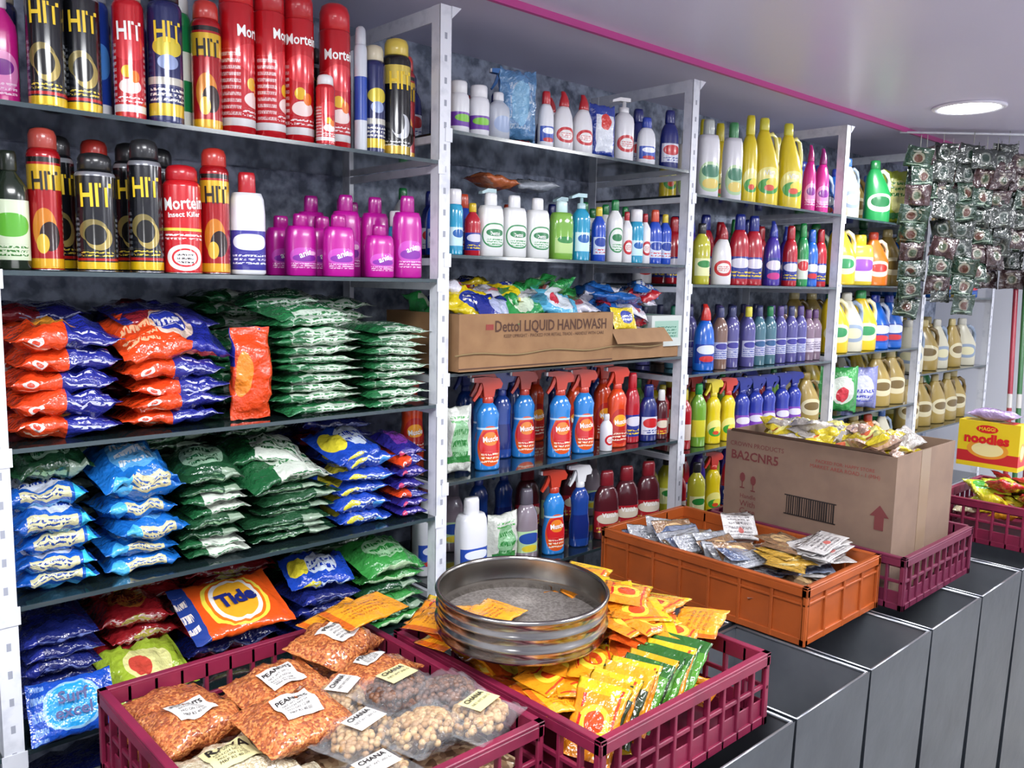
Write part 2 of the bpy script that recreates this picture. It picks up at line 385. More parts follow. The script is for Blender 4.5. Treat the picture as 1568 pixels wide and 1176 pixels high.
B_GRB=M('bottle_green','#1f8a48',[('r',.5,.35,.22,.2,'#d4e2d0'),('e',.5,.42,.16,.1,'#c6242a')],rough=.22,coat=.5)
B_LIZ=M('bottle_periwinkle','#55528f',[('r',.5,.36,.2,.16,'#bec2da'),('t',.5,.30,.17,.08,'#3b49a0',4),('e',.5,.44,.15,.06,'#3d3a96')],rough=.15,coat=.6)
B_LIT=M('bottle_teal_clear','#47707f',[('r',.5,.36,.2,.16,'#bec2da'),('t',.5,.30,.17,.08,'#3b49a0',4),('e',.5,.44,.15,.06,'#2d5a8c')],rough=.15,coat=.6)
B_LIA=M('bottle_amber_clear','#7c6054',[('r',.5,.36,.2,.16,'#bec2da'),('t',.5,.30,.17,.08,'#3b49a0',4),('e',.5,.44,.15,.06,'#3d3a96')],rough=.15,coat=.6)
B_HAR=M('bottle_harpic_blue','#1b62c4',[('r',.5,.34,.22,.19,'#123a9c'),('e',.5,.42,.18,.09,'#d8e0ee'),('e',.5,.24,.13,.06,'#c9262c')],rough=.22,coat=.5)
B_GLD=M('bottle_gold','#a48c48',[('e',.5,.4,.18,.18,'#d2c9a4'),('e',.5,.42,.12,.09,'#6f5a2a')],rough=.3,coat=.4)
B_BRN=M('bottle_brown_clear','#857a84',[('r',.5,.36,.22,.19,'#aecfa0'),('e',.5,.42,.17,.1,'#2a4c9c'),('e',.5,.24,.12,.06,'#d8c43a')],rough=.15,coat=.6)
B_MAR=M('bottle_maroon','#4d1a22',[('r',.5,.34,.24,.2,'#a8202c'),('e',.5,.4,.18,.1,'#d9ccb8'),('t',.5,.2,.18,.06,'#e8c63a',2)],rough=.2,coat=.5)
B_ORJ=M('jug_orange','#d4701e',[('e',.5,.36,.18,.17,'#e4d2b6'),('e',.5,.38,.12,.09,'#b5322a')],rough=.28,coat=.4)
B_GRJ=M('jug_green','#1e904a',[('e',.5,.36,.19,.17,'#d8e2ce'),('e',.5,.38,.13,.1,'#1f6d3c')],rough=.28,coat=.4)
B_WHJ=M('jug_white','#ccc8b2',[('e',.5,.36,.18,.17,'#8a9ab0'),('e',.5,.36,.12,.1,'#d4cfa8')],rough=.3)
B_YLJ=M('jug_yellow','#e0bf1c',[('e',.5,.36,.18,.17,'#e6e0b0'),('e',.5,.38,.12,.09,'#2c8a52')],rough=.28,coat=.4)

HT=[('HIT',.8,.63,.03,1.6)]
Kblk=bottle('k','can',.060,.060,.245,B_HITK,'#2a2b2e',HT,INKY)
Kblk2=bottle('k2','can',.068,.068,.21,B_HITK,'#1f2022',HT,INKY)
Khr=bottle('hr','can',.056,.056,.245,B_HITR,'#b9342c',[('HIT',.8,.62,.03,1.6)],INK)
Khr2=bottle('hr2','can',.054,.054,.245,B_HITR,'#a8443a',[('HIT',.8,.62,.03,1.6)],INK)
Kmo=bottle('mo','bigcan',.068,.068,.31,B_RED,'#c8222c',[('Mortein',1.1,.64,.03,1.3)],INKW)
Kmo2=bottle('mo2','bigcan',.064,.064,.31,B_RED,'#b81b26',[('Mortein',1.1,.67,.03,1.3)],INKW)
Kmo3=bottle('mo3','can',.070,.070,.205,B_REDW,'#b61822',[('Mortein',1.15,.64,.08,1.3),('Insect Killer',.9,.54,.06)],INKW)
Ksm=bottle('sm','can',.040,.040,.145,B_RED,'#dedee0')
Kbl=bottle('bl','can',.050,.050,.25,B_BLUE,'#b4b8c4')
Kgr=bottle('gr','can',.050,.050,.26,B_GRN,'#d8dcda')
Kby=bottle('by','can',.052,.052,.24,B_BY,'#c9bfa4')
Kyc=bottle('yc','can',.066,.066,.265,B_YCAN,'#d0b84e',HT,INKY)
Ksl=bottle('sl','can',.028,.028,.27,B_SILW,'#b6bbc4')
Kred=bottle('redc','can',.054,.054,.25,B_RED,'#b9aea0',[('HIT',.8,.62,.03,1.6)],INKW)
Kby2=bottle('by2','can',.062,.062,.26,B_BY,'#1a1a1c',HT,INKY)

def put(name,me,x,z,y=1.655,rot=0): 
    return obj(name,me,(x,y,z+.0008),(0,0,rot))
SC='aerosol_spray_can'
S=SH[1]
z=S[0]
put('shampoo_bottle',bottle('pur1','round',.055,.04,.2,B_PNK,'#d8d0da'),.37,z,1.70,-.2)
for me,x,y,r in [(Kblk,.43,1.655,-.3),(Kblk,.491,1.665,-.2),(Kbl,.53,1.72,0),(Kred,.569,1.66,-.3),(Kby2,.632,1.652,-.2),(Kgr,.675,1.70,0),(Khr,.712,1.655,-.3),
    (Kmo,.777,1.66,.7),(Kmo2,.846,1.66,.9),(Kmo2,.912,1.66,-.2),(Ksm,.953,1.622,0),(Kmo,1.008,1.675,-.1),(Ksl,1.058,1.65,0),(Kby,1.10,1.662,-.2),(Kyc,1.16,1.66,-.3),(Khr,1.208,1.70,-.3)]:
    put(SC,me,x,z,y,r)
for i in range(11):
    put(SC,R.choice([Kblk,Khr,Kred,Kby,Kbl]),.40+i*.078,z,1.80+R.uniform(0,.02),R.uniform(-1,1))
z=S[1]
put('cleaner_bottle',bottle('gw','round',.058,.05,.2,B_GW,'#20281f'),.364,z,1.66,-.2)
for me,x,y,r in [(Khr2,.42,1.665,-.2),(Kblk,.46,1.74,0),(Kblk2,.500,1.652,-.3),(Khr,.525,1.735,0),(Kblk,.585,1.725,-.3),(Kblk,.588,1.655,-.3),(Kblk,.65,1.75,0),(Kmo3,.655,1.650,-.25),(Khr,.722,1.655,-.3)]:
    put(SC,me,x,z,y,r)
put('toilet_cleaner_bottle',bottle('domw','wide',.07,.055,.205,B_WPUR,'#b6222c'),.79,z,1.655,-.25)
V1=bottle('v1','wide',.07,.045,.135,B_VAN,'#a81284',[('Vanish',.72,.36,.35)],INKW)
V2=bottle('v2','wide',.07,.045,.19,B_VAN,'#ac168a',[('Vanish',.72,.36,.35)],INKW)
V3=bottle('v3','wide',.068,.045,.118,B_VAN,'#a81484',[('Vanish',.72,.36,.35)],INKW)
for me,x,y in [(V1,1.0,1.65),(V3,1.1,1.64),(V2,1.185,1.65),(V1,.935,1.70),(V1,1.005,1.73),(V2,1.08,1.75),(V2,1.155,1.74),(V1,.94,1.80),(V2,1.04,1.84),(V2,1.13,1.84),(V2,1.19,1.90),(V1,.86,1.86),(V1,.90,1.93)]:
    put('stain_remover_bottle',me,x,z,y,R.uniform(-.3,0))

# ---- bay 2
z=SH[2][0]; HB='cleaner_bottle'
wg=bottle('wg','jar',.052,.052,.125,B_WG,'#dfdfe3'); rw=bottle('rw','round',.062,.05,.12,M('bottle_pale','#b9bfca',[('e',.5,.4,.16,.2,'#9fb0d0')],rough=.25),'#d8d8de')
wr=bottle('wr','wc',.062,.045,.16,B_WR,'#b01e28'); wb=bottle('wb','flat',.045,.035,.15,B_WB,'#b8202a')
pmp=bottle('pmp','pump',.064,.048,.185,B_WR,'#e2e2e4'); nv=bottle('nv','flat',.062,.042,.18,B_NAV,'#16206a')
put('vitamin_jar',wg,1.335,z,1.65); put('vitamin_jar',wg,1.40,z,1.65,-.3)
put(HB,rw,1.465,z,1.65); put(HB,wb,1.635,z,1.65,-.2)
put('liquid_soap_bottle',wr,1.70,z,1.65,-.2); put('liquid_soap_bottle',wr,1.768,z,1.64,-.2); put('liquid_soap_bottle',wr,1.73,z,1.73,-.2)
put('handwash_pump_bottle',pmp,1.955,z,1.65,-.3); put(HB,nv,2.095,z,1.71,-.4); put(HB,nv,2.175,z,1.65,-.4); put(HB,nv,2.11,z,1.80,-.3)
put(HB,bottle('wb2','flat',.06,.04,.14,B_WB,'#1d3aa0'),2.05,z,1.64,-.3)
PB=M('film_blue','#5a8ab8',[('t',.5,.75,.3,.12,'#a8bed4',4),('e',.45,.75,.2,.1,'#7ab0d4')],rough=.18,bump=.8,coat=.7)
PBD=M('film_navy_white','#24409c',[('r',.5,.72,.34,.12,'#d6dce6'),('e',.5,.8,.2,.05,'#d33a34')],rough=.2,bump=.5,coat=.5)
def pouch(name,mat,W,H,D,x,z,y,rz=0,seed=1,lean=.08,amp=.16):
    me=MB(); A=RT(0,0,H/2+.003,lean,0,0)@Matrix.Rotation(math.pi/2,4,'X')
    me.pillow(W,H,D,mat,A,seed,nx=14,m=24,amp=amp,fin=.04)
    return obj(name,me.build(name),(x,y,z),(0,0,rz))
pouch('wrapped_bottle_pouch',PB,.11,.185,.055,1.545,z+.008,1.665,-.2,3,0,.3)
pouch('refill_pouch',PBD,.09,.15,.04,1.86,z,1.65,-.2,5,0)
put('spray_cleaner_bottle',bottle('tb','trigger',.055,.045,.21,M('bottle_sky','#5f9fd8',rough=.15,coat=.6),'#3b7cc6'),1.57,z,1.75,-.4)
for i in range(8): put(HB,R.choice([nv,wb,wr,rw]),1.36+i*.1,z,1.88,R.uniform(-.5,.2))

z=SH[2][1]
cy=bottle('cy','jar',.045,.04,.16,B_CYA,'#e0e0e4'); ry=bottle('ry','round',.04,.04,.13,B_RB,'#d6b41e')
dt=bottle('dt','wide',.070,.046,.16,B_DET,'#e1e2e4',[('Dettol',.5,.36,0)],INKW); gc=bottle('gc','wide',.072,.046,.16,B_GCL,'#c9e6e6')
cb=bottle('cb','pump',.055,.04,.19,B_CYA,'#b9d9de'); bb=bottle('bb','round',.042,.036,.155,B_BLU,'#d0b826'); wgc=bottle('wgc','round',.05,.04,.18,B_DET,'#167a3c')
rc=bottle('rc','round',.034,.034,.15,B_WR,'#b0202a'); orr=bottle('orr','flat',.05,.036,.165,B_BLU,'#c8482a'); 
HS='handwash_bottle'
put(HS,cy,1.33,z,1.655); put(HS,ry,1.385,z,1.65,-.2)
put(HS,cy,1.205,S[1],1.72)
for x in (1.445,1.527,1.612): put(HS,dt,x,z,1.65,-.12)
put(HS,gc,1.705,z,1.65,-.1); put(HS,cb,1.79,z,1.655,-.2)
for me,x in [(bb,1.86),(wgc,1.93),(rc,1.985),(cy,2.03),(rc,2.072),(orr,2.12),(bb,2.172)]: put(HS,me,x,z,1.65,-.3)
for i in range(9): put(HS,R.choice([bb,wgc,orr,cb,cy]),1.36+i*.095,z,1.77,R.uniform(-.5,.2))
for i in range(9): put(HS,R.choice([bb,wgc,orr,nv]),1.35+i*.095,z,1.9,R.uniform(-.5,.2))
b=MB(); b.pillow(.15,.09,.035,M('film_orange_soft','#b8643c',[('t',.5,.75,.3,.1,'#e0ccb8',3)],rough=.25,bump=.5,coat=.4),RT(1.56,1.78,z+.21,0,.05,.1),3,amp=.2);b.pillow(.17,.10,.035,M('film_grey_soft','#9aa0aa',[('t',.5,.75,.3,.1,'#787c88',3)],rough=.25,bump=.5,coat=.4),RT(1.71,1.79,z+.21,0,-.03,-.1),4,amp=.2);obj('refill_pouch',b.build('rp'))

z=SH[2][3]
TG1=bottle('tg1','trigger',.070,.046,.245,B_MUS,'#bc3a26',[('Muscle',.62,.34,.08,1.3)],INKW)
TG2=bottle('tg2','trigger',.070,.046,.245,B_MUO,'#c8341c',[('Muscle',.62,.32,.08,1.3)],INKW)
TGN=bottle('tgn','trigger',.064,.044,.245,M('bottle_deepblue','#1c3f8c',[('r',.5,.34,.22,.2,'#16286c')],rough=.15,coat=.6),'#2b3f8e')
TGW=bottle('tgw','trigger',.064,.044,.245,M('bottle_deepblue','#1c3f8c'),'#d9dbde')
CB='glass_cleaner_spray_bottle'
GWB=M('film_green_white','#cfd3ca',[('e',.5,.75,.3,.1,'#8abc8e'),('r',.5,.66,.4,.02,'#2f7f3c'),('t',.5,.75,.26,.07,'#2f7f3c',3),('t',.5,.86,.3,.03,'#5aa85c',2)],rough=.2,bump=.6,coat=.6)
pouch('detergent_refill_pouch',GWB,.085,.18,.05,1.345,z,1.655,-.2,4,0,.25)
for me,x,y in [(TG1,1.455,1.66),(TG1,1.51,1.74),(TGN,1.585,1.75),(TG1,1.645,1.72),(TG1,1.725,1.655),(TG1,1.825,1.655),(TG2,1.975,1.655),(TG2,1.90,1.76),(TG2,2.04,1.77)]:
    put(CB,me,x,z,y,R.uniform(-.35,-.1))
put(HB,bottle('w1','round',.036,.036,.11,B_WR,'#d8d8da'),1.90,z,1.63)
put(HB,nv,2.13,z,1.655,-.3);put(HB,bottle('rb','flat',.055,.04,.22,B_RB,'#b41c2a'),2.065,z,1.67,-.2); put(HB,bottle('nv2','flat',.045,.035,.16,B_MAR,'#d8d8d8'),2.19,z,1.65,-.3)
for i in range(9): put(CB,R.choice([TG1,TGN,TG2,TGN]),1.37+i*.095,z,1.88,R.uniform(-.4,0))
z=SH[2][4]
dw=bottle('dw','wide',.088,.062,.215,B_WB,'#e1e1e5'); br=bottle('br','flat',.07,.05,.205,B_BRN,'#5a5560'); ma=bottle('ma','flat',.085,.05,.21,B_MAR,'#7a1c26',[('Vanish',.6,.36,0)],INKW)
put('toilet_cleaner_bottle',dw,1.395,z,1.65,-.1); pouch('detergent_refill_pouch',GWB,.10,.15,.05,1.515,z,1.66,-.1,9,0,.25)
put(HB,br,1.605,z,1.66,-.2)
for me,x in [(TG1,1.71),(TGW,1.82)]: put(CB,me,x,z,1.655,-.25)
put(HB,ma,1.94,z,1.655,-.3); put(HB,ma,2.04,z,1.66,-.4); put(HB,ma,2.15,z,1.66,-.4)
put('toilet_cleaner_bottle',dw,1.33,z,1.75)
for i in range(8): put(HB,R.choice([TGN,ma,br]),1.40+i*.1,z,1.86,R.uniform(-.4,0))

# ---- bay 3
z=SH[3][0]
l1=bottle('l1','wide',.078,.055,.25,B_LIL,'#b0b6b2'); l2=bottle('l2','wide',.068,.05,.26,B_LIL,'#3c8a52'); vy=bottle('vy','flat',.06,.045,.30,B_VIM,'#d8c81c')
vj=bottle('vj','jug',.095,.06,.31,B_VIM,'#d6d03a',[('Vim',.42,.38,.1)],INKW); pk=bottle('pk','wc',.052,.042,.25,B_PNK,'#b41c74'); pk2=bottle('pk2','wc',.062,.046,.25,B_PNK,'#8a1c6a')
FS='fabric_softener_bottle';DW='dishwash_liquid_bottle';FC='floor_cleaner_bottle'
put(FS,l1,2.39,z,1.655,-.4);put(FS,l2,2.535,z,1.655,-.4);put(DW,vy,2.645,z,1.66,-.4);put(DW,vj,2.775,z,1.67,-.5);put(DW,vj,2.925,z,1.66,-.5);put(FC,pk,3.06,z,1.655,-.5);put(FC,pk2,3.165,z,1.66,-.5)
for i in range(8): put(DW,R.choice([l1,vy,pk,l2]),2.40+i*.1,z,1.82,-.4)
z=SH[3][1]
yc=bottle('ycl','round',.062,.05,.2,B_YCL,'#2a2a2c'); wr2=bottle('wr2','wc',.07,.05,.205,B_WR,'#a01c28'); rb2=bottle('rb2','flat',.07,.05,.245,B_RB,'#1d2a80'); pu=bottle('pu','wc',.066,.05,.235,B_PUR,'#28389a'); rd=bottle('rdd','flat',.056,.045,.225,B_RB,'#a81824'); gg=bottle('ggb','flat',.05,.04,.24,B_GRB,'#1f8a44');bl2=bottle('bl2','flat',.055,.042,.22,B_HAR,'#1a5ac0')
for me,x in [(yc,2.385),(wr2,2.505),(rb2,2.61),(rb2,2.70),(pu,2.83),(rd,2.96),(gg,3.05),(bl2,3.12),(rd,3.19)]: put(FC,me,x,z,1.66,-.45+R.uniform(-.15,.15))
for i in range(9): put(FC,R.choice([pu,rd,rb2,gg]),2.38+i*.092,z,1.77,-.4)
for i in range(9): put(FC,R.choice([pu,rd,rb2,wr2]),2.38+i*.092,z,1.9,-.4)
z=SH[3][2]
ha=bottle('ha','wc',.075,.055,.225,B_HAR,'#c62a24')
lz=[bottle('lz%d'%i,'round',.054,.046,.215,m_,c) for i,(m_,c) in enumerate([(B_LIZ,'#3a3f6a'),(B_LIZ,'#d2c840'),(B_LIT,'#1f6a54'),(B_LIZ,'#5a4a86'),(B_LIA,'#3a3f6a'),(B_LIT,'#3a3f6a')])]
lg=bottle('lg','round',.054,.046,.215,B_LIT,'#1c7a46'); lb=bottle('lb2','round',.055,.048,.2,M('bottle_brown_lilac','#806a7c',[('r',.5,.36,.22,.16,'#d0c8d6'),('t',.5,.36,.18,.1,'#503a6a',4)],rough=.15,coat=.6),'#6a4a7a')
put('toilet_cleaner_bottle',ha,2.425,z,1.66,-.4)
for me,x in [(lz[4],2.51),(lz[0],2.60),(lz[1],2.68),(lz[5],2.765),(lg,2.845),(lz[3],2.925),(lz[0],3.0),(lz[3],3.07),(lb,3.135),(lb,3.195)]: put(FC,me,x,z,1.655+R.uniform(-.006,.012),-.45)
for i in range(9): put(FC,R.choice(lz),2.40+i*.092,z,1.77,-.4)
for i in range(9): put(FC,R.choice(lz),2.40+i*.092,z,1.9,-.4)
z=SH[3][3]
re=bottle('re','round',.05,.045,.2,M('bottle_red','#a81a26',[('r',.5,.35,.2,.16,'#d8c9c0')],rough=.2,coat=.5),'#c8b83a'); ty=bottle('ty','trigger',.06,.045,.225,B_VIM,'#c9382a'); gy=bottle('gy','round',.055,.045,.215,M('bottle_lime','#74a83a',[('r',.5,.35,.2,.16,'#d8d23a')],rough=.2,coat=.5),'#1f8a44')
tbb=bottle('tbb','trigger',.066,.046,.22,M('bottle_royal','#2a3aa0',[('r',.5,.34,.22,.18,'#7a3fae'),('e',.5,.4,.16,.08,'#d6d2e2')],rough=.2,coat=.5),'#1b2c8c'); gj=bottle('gj','jug',.10,.065,.21,B_GLD,'#8a7434')
tyy=bottle('tyy','trigger',.06,.045,.225,B_VIM,'#d6c22a')
for me,x in [(re,2.33),(gy,2.41),(tyy,2.50),(ty,2.59),(tbb,2.68),(tbb,2.77),(tbb,2.86),(tbb,2.96),(tbb,3.05),(gj,3.165)]: put('kitchen_cleaner_spray_bottle' if me in(ty,tbb,tyy) else FC,me,x,z,1.66,-.45+R.uniform(-.2,.1))
for i in range(9): put(FC,R.choice([re,tbb,ty,gy]),2.38+i*.092,z,1.79,-.4)
for i in range(9): put(FC,R.choice([re,tbb,ty,gy]),2.38+i*.092,z,1.9,-.4)
z=SH[3][4]
for i,me in enumerate([re,yc,ty,rd,rb2,re,yc,gg,re]): put(FC,me,2.32+i*.1,z,1.66,-.4)
for i in range(9): put(FC,R.choice([re,rd,pu,yc]),2.34+i*.095,z,1.8,-.4)

# ---- bay 4 / 5
z=SH[4][0]
wj=bottle('wj','jug',.09,.06,.24,B_WHJ,'#3a6ab4');gnj=bottle('gnj','jug',.115,.07,.26,B_GRJ,'#1c7a3c');yj=bottle('yj','jug',.12,.075,.26,B_YLJ,'#2a8a4a');oj=bottle('oj','jug',.11,.07,.23,B_ORJ,'#c8442a')
BJ=bottle('bj','jug',.11,.07,.24,B_HAR,'#2a3a9a');GJ2=bottle('gj2','jug',.12,.075,.25,B_GLD,'#b8a870');WJ2=bottle('wj2','jug',.12,.075,.25,B_WHJ,'#c0beb2')
YD=bottle('yd','jug',.12,.075,.25,M('jug_mustard','#a89428',[('e',.5,.36,.18,.17,'#c8c08a'),('e',.5,.38,.12,.09,'#5a6a2a')],rough=.3,coat=.3),'#8a7a2a')
yw=bottle('yw','wide',.12,.08,.21,M('tub_yellow_white','#dcc53a',[('r',.5,.4,.26,.3,'#e0dfda'),('e',.5,.5,.18,.15,'#8a4ab0')],rough=.3,coat=.3),'#d6b41e')
JN='detergent_jug'
YG=M('film_yellow_green','#a9b832',[('e',.5,.75,.25,.1,'#e0de8a'),('r',.5,.62,.4,.03,'#2f8a3c'),('t',.5,.8,.3,.05,'#3a7a2a',3)],rough=.2,bump=.5,coat=.6)
GBG=M('film_green_bag','#3a984a',[('e',.5,.75,.3,.1,'#d6dfd2'),('e',.5,.72,.16,.05,'#c62a38')],rough=.2,bump=.5,coat=.6)
LBG=M('film_lilac_bag','#8084b8',[('e',.5,.75,.3,.1,'#c6c8de'),('t',.5,.7,.3,.06,'#4a4fb0',3)],rough=.2,bump=.5,coat=.6)
put(JN,wj,3.40,z,1.66,-.5);put(JN,wj,3.50,z,1.72,-.5);put(JN,gnj,3.66,z,1.66,-.6);pouch('detergent_refill_pouch',YG,.13,.24,.06,3.84,z,1.66,-.7,3,0);put(JN,GJ2,3.97,z,1.7,-.5)
z=SH[4][1]
for me,x in [(yj,3.37),(yw,3.52),(oj,3.69),(GJ2,3.83),(BJ,3.97)]: put(JN,me,x,z,1.66,-.6)
z=SH[4][2]
for me,x in [(yj,3.36),(WJ2,3.49),(yj,3.62),(BJ,3.76),(BJ,3.9)]: put(JN,me,x,z,1.665,-.6)
z=SH[4][3]
pouch('detergent_refill_pouch',GBG,.17,.2,.08,3.42,z,1.66,-.6,3,0);pouch('detergent_refill_pouch',LBG,.16,.19,.07,3.62,z,1.66,-.6,8,0);put(JN,GJ2,3.80,z,1.66,-.5);put(JN,GJ2,3.95,z,1.66,-.5)
z=SH[4][4]
for i in range(5): put(JN,R.choice([GJ2,wj,oj]),3.38+i*.14,z,1.68,-.5)
for j in range(4):
    for i in range(5): put(JN,R.choice([gnj,BJ,wj,GJ2,yj]),3.37+i*.15,SH[4][j],1.84,-.5)
for j,(ms) in enumerate([[GJ2,YD],[gnj,GJ2,BJ],[GJ2,YD,WJ2,GJ2],[GJ2,YD,gnj,GJ2]]):
    for i in range(5):
        put(JN,ms[(i*i+j)%len(ms)],4.19+i*.165,SH[5][j],1.68+R.uniform(-.01,.02),-.7+R.uniform(-.6,.6)); put(JN,R.choice(ms),4.2+i*.16,SH[5][j],1.85,-.7)
for j in range(3):
    for i in range(9): put(SC if j<2 else HB,R.choice([Kblk,Khr,Kred,Kby] if j<2 else [br,nv]),-.55+i*.095,SH[0][j],1.68,R.uniform(-.6,.6))

# ------------------------------------------------------------------ packet stacks
def film(name,base,shapes,rough=.2,bump=1.0,bs=38): return M(name,base,shapes,rough=rough,bump=bump,bscale=bs,coat=.8,bdist=.012)
F_OB=film('film_orange_navy','#de461c',[('r',.76,.5,.27,.6,'#252c88'),('t',.72,.5,.22,.035,'#c8ccec',1),('t',.74,.6,.18,.02,'#d8d6ec',1),('e',.22,.5,.07,.05,'#e4dcd8'),('e',.22,.5,.035,.03,'#d8442a'),('t',.24,.42,.2,.02,'#f4c8a8',1),('e',.5,.75,.2,.09,'#f2a33a'),('e',.6,.75,.18,.07,'#2c36a0')])
F_OR=film('film_orange','#e0481d',[('r',.8,.75,.22,.3,'#262f92'),('e',.5,.75,.2,.10,'#e4c9b8'),('e',.48,.75,.15,.075,'#2c3aa4'),('t',.48,.75,.12,.05,'#f0ecf2',2),('t',.2,.7,.14,.07,'#f4b88c',3),('e',.5,.35,.25,.08,'#f08a2c')])
F_NV=film('film_navy_red','#2a2a78',[('r',.3,.5,.2,.2,'#8a2430'),('t',.6,.5,.3,.05,'#a4a8d0',2)])
F_GW=film('film_green_white_stack','#c6d4c6',[('r',.06,.5,.16,.6,'#2a7044'),('t',.55,.5,.36,.10,'#3b7f4a',3),('e',.3,.5,.08,.07,'#2b6a42'),('r',.5,.35,.6,.03,'#2f7d4a'),('r',.5,.64,.6,.02,'#2f7d4a'),('e',.5,.75,.34,.12,'#2b7a4a'),('t',.5,.75,.26,.08,'#d6dfd4',4)])
F_GD=film('film_darkgreen','#1f4a2e',[('r',.8,.5,.12,.1,'#8aa08a'),('t',.4,.5,.25,.04,'#8ab08a',1),('e',.5,.75,.3,.12,'#8fb096'),('t',.5,.75,.22,.08,'#1f5f3a',3)])
F_WG=film('film_white_green','#ccd4c8',[('r',.15,.5,.18,.5,'#1f5a34'),('e',.6,.75,.25,.1,'#b9c8b6'),('t',.6,.5,.3,.05,'#3a7a4a',2),('t',.6,.75,.3,.08,'#2c6f3c',3)])
F_BY=film('film_blue_yellow','#1a5ab8',[('r',.5,.52,.30,.07,'#d0cda0'),('t',.45,.53,.26,.045,'#20408c',2),('r',.5,.38,.34,.03,'#4aa8e0'),('e',.9,.5,.06,.2,'#3ec0e0'),('e',.5,.75,.34,.13,'#c8d0e0'),('t',.5,.75,.26,.08,'#1b3c9c',3)])
F_BB=film('film_bright_blue','#1c6cc0',[('r',.55,.52,.26,.06,'#ccc698'),('t',.55,.53,.22,.04,'#24529c',2),('e',.2,.5,.12,.12,'#4ab0e8'),('e',.5,.75,.3,.12,'#5aa4dc'),('t',.5,.75,.24,.07,'#d8e2ea',3)])
F_EB=film('film_royal_yellow','#1f46b0',[('e',.3,.5,.16,.05,'#d9d03a'),('t',.6,.5,.3,.05,'#cfe0f4',2),('e',.8,.45,.1,.06,'#4a9ae0'),('e',.55,.75,.24,.1,'#c8d4e4'),('e',.2,.75,.14,.1,'#e0d23a'),('t',.55,.75,.2,.06,'#1f3ca8',2)])
F_PU=film('film_purple','#2f2a86',[('t',.5,.5,.35,.06,'#b8a8dc',2),('e',.2,.5,.1,.06,'#c03a6a'),('e',.5,.75,.24,.1,'#7a3aa0')])
F_ND=film('film_deep_navy','#1a2364',[('t',.55,.5,.35,.04,'#6f7cb8',1),('r',.15,.5,.08,.1,'#27328a')])
F_RD=film('film_red','#981f26',[('e',.5,.5,.2,.04,'#b2a64a'),('t',.5,.5,.34,.05,'#c8a8a0',2),('e',.5,.75,.25,.1,'#a8622a'),('t',.5,.75,.2,.06,'#7a1a1c',2)])
F_LG=film('film_leaf_green','#3a9042',[('r',.5,.5,.35,.04,'#a8c69c'),('e',.5,.75,.3,.10,'#9cc89c'),('t',.5,.75,.24,.07,'#2b8a3a',3)])
F_YG=film('film_lime','#98b034',[('e',.5,.75,.28,.11,'#d8d690'),('e',.4,.75,.12,.06,'#c4483a'),('t',.5,.5,.3,.05,'#2f7a34',2)])
def stack(name,x0,x1,z,n,h,mats,y0=1.612,d=.16,jit=.010,seed=0,nx=14,amp=.22,rz=.1):
    rr=random.Random(seed+5); b=MB()
    w=x1-x0; hh=0; lean=rr.uniform(-.01,.012)
    for i in range(n):
        dx=rr.uniform(-jit,jit)+lean*(i/max(1,n-1)-.3); dy=rr.uniform(0,jit*2.2); hi=h*rr.uniform(.84,1.14)
        sg=rr.uniform(-.007,.004)*(i/max(1,n)) if w>.12 else 0
        b.pillow(w*.975*rr.uniform(.95,1.02),d,hi*1.22,mats[i%len(mats)],RT((x0+x1)/2+dx,y0+d/2+dy,z+hh+hi*.55+.003,rr.uniform(-.06,.08),rr.uniform(-.045,.045),rr.uniform(-rz,rz)),seed*31+i,nx=nx,m=16,amp=amp,sag=sg)
        hh+=hi
    return b
def fin(b,name): return obj(name,b.build(name))
DP='detergent_packet_stack'
z=S[2]
b=stack(DP,.335,.525,z,5,.041,[F_OB],seed=1,rz=.05); fin(b,DP)
b=stack(DP,.535,.735,z,4,.036,[F_OB],seed=2)
b.pillow(.215,.17,.06,F_OR,RT(.635,1.69,z+.182,.38,0.03,.03),41,nx=16,m=20,amp=.22,sag=-.015); b.pillow(.20,.15,.035,F_NV,RT(.64,1.76,z+.215,.2,0.02,.1),42,amp=.16)
fin(b,DP)
b=MB(); b.pillow(.19,.088,.06,F_OR,RT(.785,1.645,z+.099,0,math.pi/2,0)@Matrix.Rotation(math.pi,4,'Z')@Matrix.Rotation(math.pi/2*1,4,'X'),5,nx=16,m=20,amp=.25); fin(b,'detergent_packet')
b=stack(DP,.835,1.045,z,10,.0205,[F_GW],seed=3,amp=.18,rz=.12); b.pillow(.2,.15,.035,F_GW,RT(.93,1.72,z+.225,.18,-.05,.2),77,amp=.2); b.pillow(.18,.14,.03,F_GW,RT(.90,1.77,z+.25,.15,-.08,-.2),78,amp=.2); fin(b,DP)
b=stack(DP,1.055,1.232,z,10,.019,[F_GW],seed=4,amp=.18,jit=.008,rz=.09); fin(b,DP)
b=stack(DP,.345,.53,z,7,.035,[F_NV,F_OB],y0=1.80,seed=6); fin(b,DP)
b=stack(DP,.54,.74,z,7,.035,[F_NV],y0=1.80,seed=7); fin(b,DP)
b=stack(DP,.75,.985,z,10,.025,[F_GW,F_WG],y0=1.82,seed=8); fin(b,DP)
b=stack(DP,.995,1.22,z,10,.025,[F_GW],y0=1.80,seed=9); fin(b,DP)
z=S[3]
b=stack(DP,.335,.478,z,5,.037,[F_BY],seed=11,rz=.06); fin(b,DP)
b=stack(DP,.487,.63,z,5,.035,[F_BB],seed=12); b.pillow(.15,.16,.065,F_BB,RT(.555,1.69,z+.205,.3,.05,.1),51,nx=16,m=20,amp=.28,sag=-.015); fin(b,DP)
